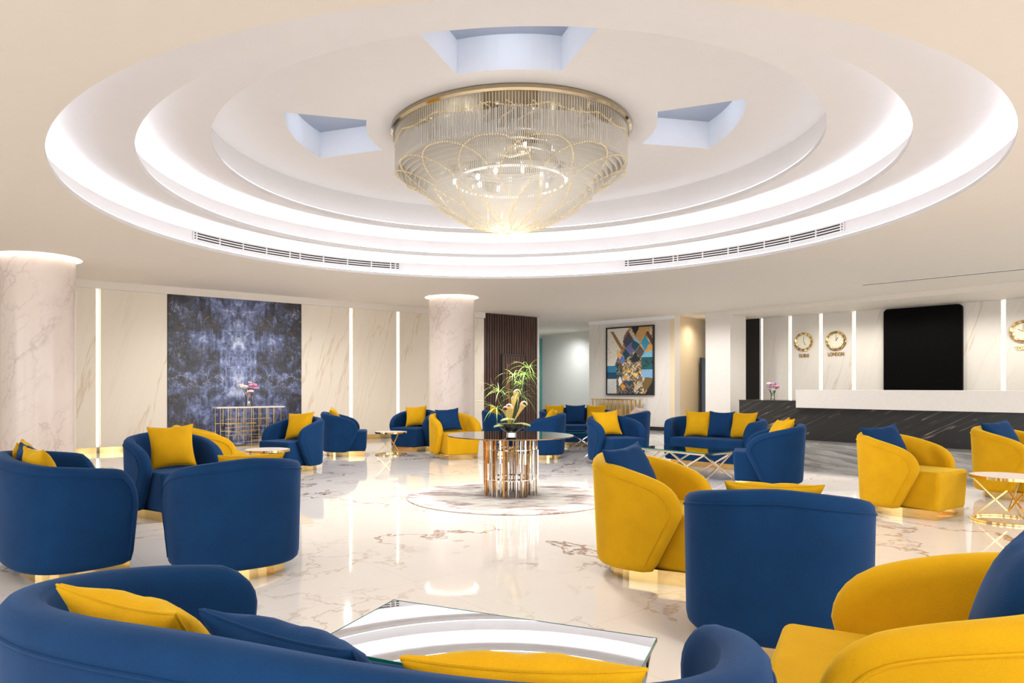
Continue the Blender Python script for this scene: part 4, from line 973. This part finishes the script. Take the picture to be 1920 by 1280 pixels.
# ------------------------------------------------------------------ chandelier
ch = empty('chandelier', (DC.x, DC.y, ZI), 0, 'huge round crystal rod chandelier with gold mirrored ceiling plate', 'chandelier')
ZM = ZI-.10
MB().lathe([(1.30, 0), (1.33, -.008), (1.335, -.045), (1.31, -.062), (1.27, -.05), (.001, -.05)], 96).build('ceiling_plate', M['pan'], ch)
z_out = 3.60-ZI
def rods(rings, name):
    b = MB(); 
    for r, cnt, z0f, z1f, rad in rings:
        for i in range(cnt):
            a = 2*pi*i/cnt; x, y = r*cos(a), r*sin(a); b.bar((x, y, z0f(a)), (x, y, z1f(a)), rad, 3)
    o = b.build(name, M['rod'], ch, smooth=False); tag(o, kind='stuff'); return o
def prof_out(a): return z_out+.05*abs(cos(8*a/2))-.0
rods([(1.285, 260, lambda a: -.06, lambda a: z_out+.02*abs(sin(7*a)), .004), (1.275, 420, lambda a: -.17-.05*abs(sin(6*a)), lambda a: z_out, .0048), (1.255, 420, lambda a: -.17-.05*abs(sin(6*a+.5)), lambda a: z_out-.01, .0048)], 'outer_glass_rods')
def scallop(a, r): return -.24-.10*abs(sin(5*a+r*2))
lower = []
def tier(r): return z_out-.01-max(0, 1.27-r)*.62
for k in range(7):
    r = 1.225-.05*k; lower.append((r, int(300*r), (lambda a: -.30), (lambda a, r=r: tier(r)), .0046))
rods(lower, 'middle_glass_rods')
bowl = []
def bz(r): return -(ZI-2.95)+.38*(r/.93)**2.1
for k in range(12):
    r = .92-.078*k; bowl.append((r, max(8, int(310*r)), (lambda a, r=r: -.42 if r > .85 else bz(r)+.20+.1*(1-r)), (lambda a, r=r: bz(r)), .0046))
rods(bowl, 'bowl_glass_rods')
def beads(pts, b, step=.026, r=.0085):
    acc = 0
    for p, q in zip(pts, pts[1:]):
        d = (q-p).length; t = step-acc
        while t <= d: b.ball(p+(q-p)*(t/d), r, 5, 3); t += step
        acc = (acc+d) % step
bd = MB()
def cyl(a, z, r=1.295): return Vector((r*cos(a), r*sin(a), z))
for k in range(14):                                             # petal arcs on the drum
    a0 = 2*pi*k/14
    q = [(.90+.385*(1-(2*t-1)**2)**.7, a0+.40*(2*t-1)) for t in [i/24 for i in range(25)]]
    beads([Vector(((r_+.006)*cos(a_), (r_+.006)*sin(a_), tier(r_)-.008)) for r_, a_ in q], bd)
for k in range(14):                                             # long petals on the bowl
    a0 = 2*pi*k/14
    for sg in (-1, 1):
        beads([Vector(((r_+.012)*cos(a0+sg*w_), (r_+.012)*sin(a0+sg*w_), bz(r_)-.006)) for r_, w_ in [(.02+.90*t, .42*sin(pi*t)**.8*(.35+.65*(1-t))) for t in [i/30 for i in range(31)]]], bd)
beads([cyl(2*pi*i/200, -.15-.05*abs(sin(2*pi*i/200*7)), 1.29) for i in range(201)], bd)
o = bd.build('bead_strands', M['bead'], ch); tag(o, kind='stuff')
bd = MB()
for k in range(30):                                             # curling bead lines under the plate
    a0 = 2*pi*k/30; beads([Vector(((1.22-.32*t)*cos(a0+.08*sin(5*t)), (1.22-.32*t)*sin(a0+.08*sin(5*t)), -.11-.10*t)) for t in [i/14 for i in range(15)]], bd, .024)
o = bd.build('plate_bead_strands', M['bead'], ch); tag(o, kind='stuff')
for k in range(18):
    a = 2*pi*k/18; rr = 1.12 if k % 2 else 1.0
    MB().ball((rr*cos(a), rr*sin(a), -.10), .022, 10, 6, .6).build('crystal_stud', M['chrome'], ch)
for k in range(16):
    a = 2*pi*k/16+.13; MB().ball((.80*cos(a), .80*sin(a), -.40), .022, 8, 6, 1.5).build('bulb', M['bulb'], ch)
for k in range(8):
    a = 2*pi*k/8+.3; MB().ball((.38*cos(a), .38*sin(a), -.52), .025, 8, 6, 1.5).build('bulb', M['bulb'], ch)
l_ = bpy.data.lights.new('chandelier_bulbs', 'POINT'); l_.energy = 34; l_.color = (1, .97, .92); l_.shadow_soft_size = .25
lo_ = bpy.data.objects.new('chandelier_bulbs', l_); lo_.location = (DC.x, DC.y, ZI-.62); COL.objects.link(lo_)
for r_, z_ in ((.62, -.54),):
    MB().lathe([(r_, z_), (r_+.012, z_-.012), (r_, z_-.024), (r_-.012, z_-.012), (r_, z_)], 64).build('light_ring', M['ring'], ch)
for k in range(3):
    r = .95-.2*k; MB().lathe([(r, -.28-.02*k), (r+.012, -.29-.02*k), (r, -.30-.02*k), (r-.012, -.29-.02*k), (r, -.28-.02*k)], 64).build('metal_hoop', M['chrome'], ch)
MB().lathe([(.01, -.28), (.25, -.27), (.30, -.22), (.30, -.05)], 32).build('centre_hub', M['pan'], ch)
# ------------------------------------------------------------------ glass front behind the camera
def rm(e1, e2, z=0): q = E1*e1+E2*e2; return (q.x, q.y, z)
struct('wall_front', MB().box((8, -.1, .15), (26, .2, .3)).box((8, -.1, 3.0), (26, .2, .2)), M['white'], loc=rm(-2, -5), rz=R_ANG, smooth=False)
struct('wall_side', MB().box((8, .1, .15), (26, .2, .3)).box((8, .1, 3.0), (26, .2, .2)), M['white'], loc=rm(-5, -4), rz=R_ANG+pi/2, smooth=False)
for k in range(6):
    struct('window_%d' % (k+1), MB().box((0, 0, 1.6), (.08, .12, 2.6)), M['frame_black'], loc=rm(-3.9+4.0*k, -5), rz=R_ANG, smooth=False)
struct('wall_right', MB().box((6, -.1, ZC/2), (14, .2, ZC)), M['wall_marble'], loc=rm(18.6, -6), rz=R_ANG+pi/2, smooth=False)
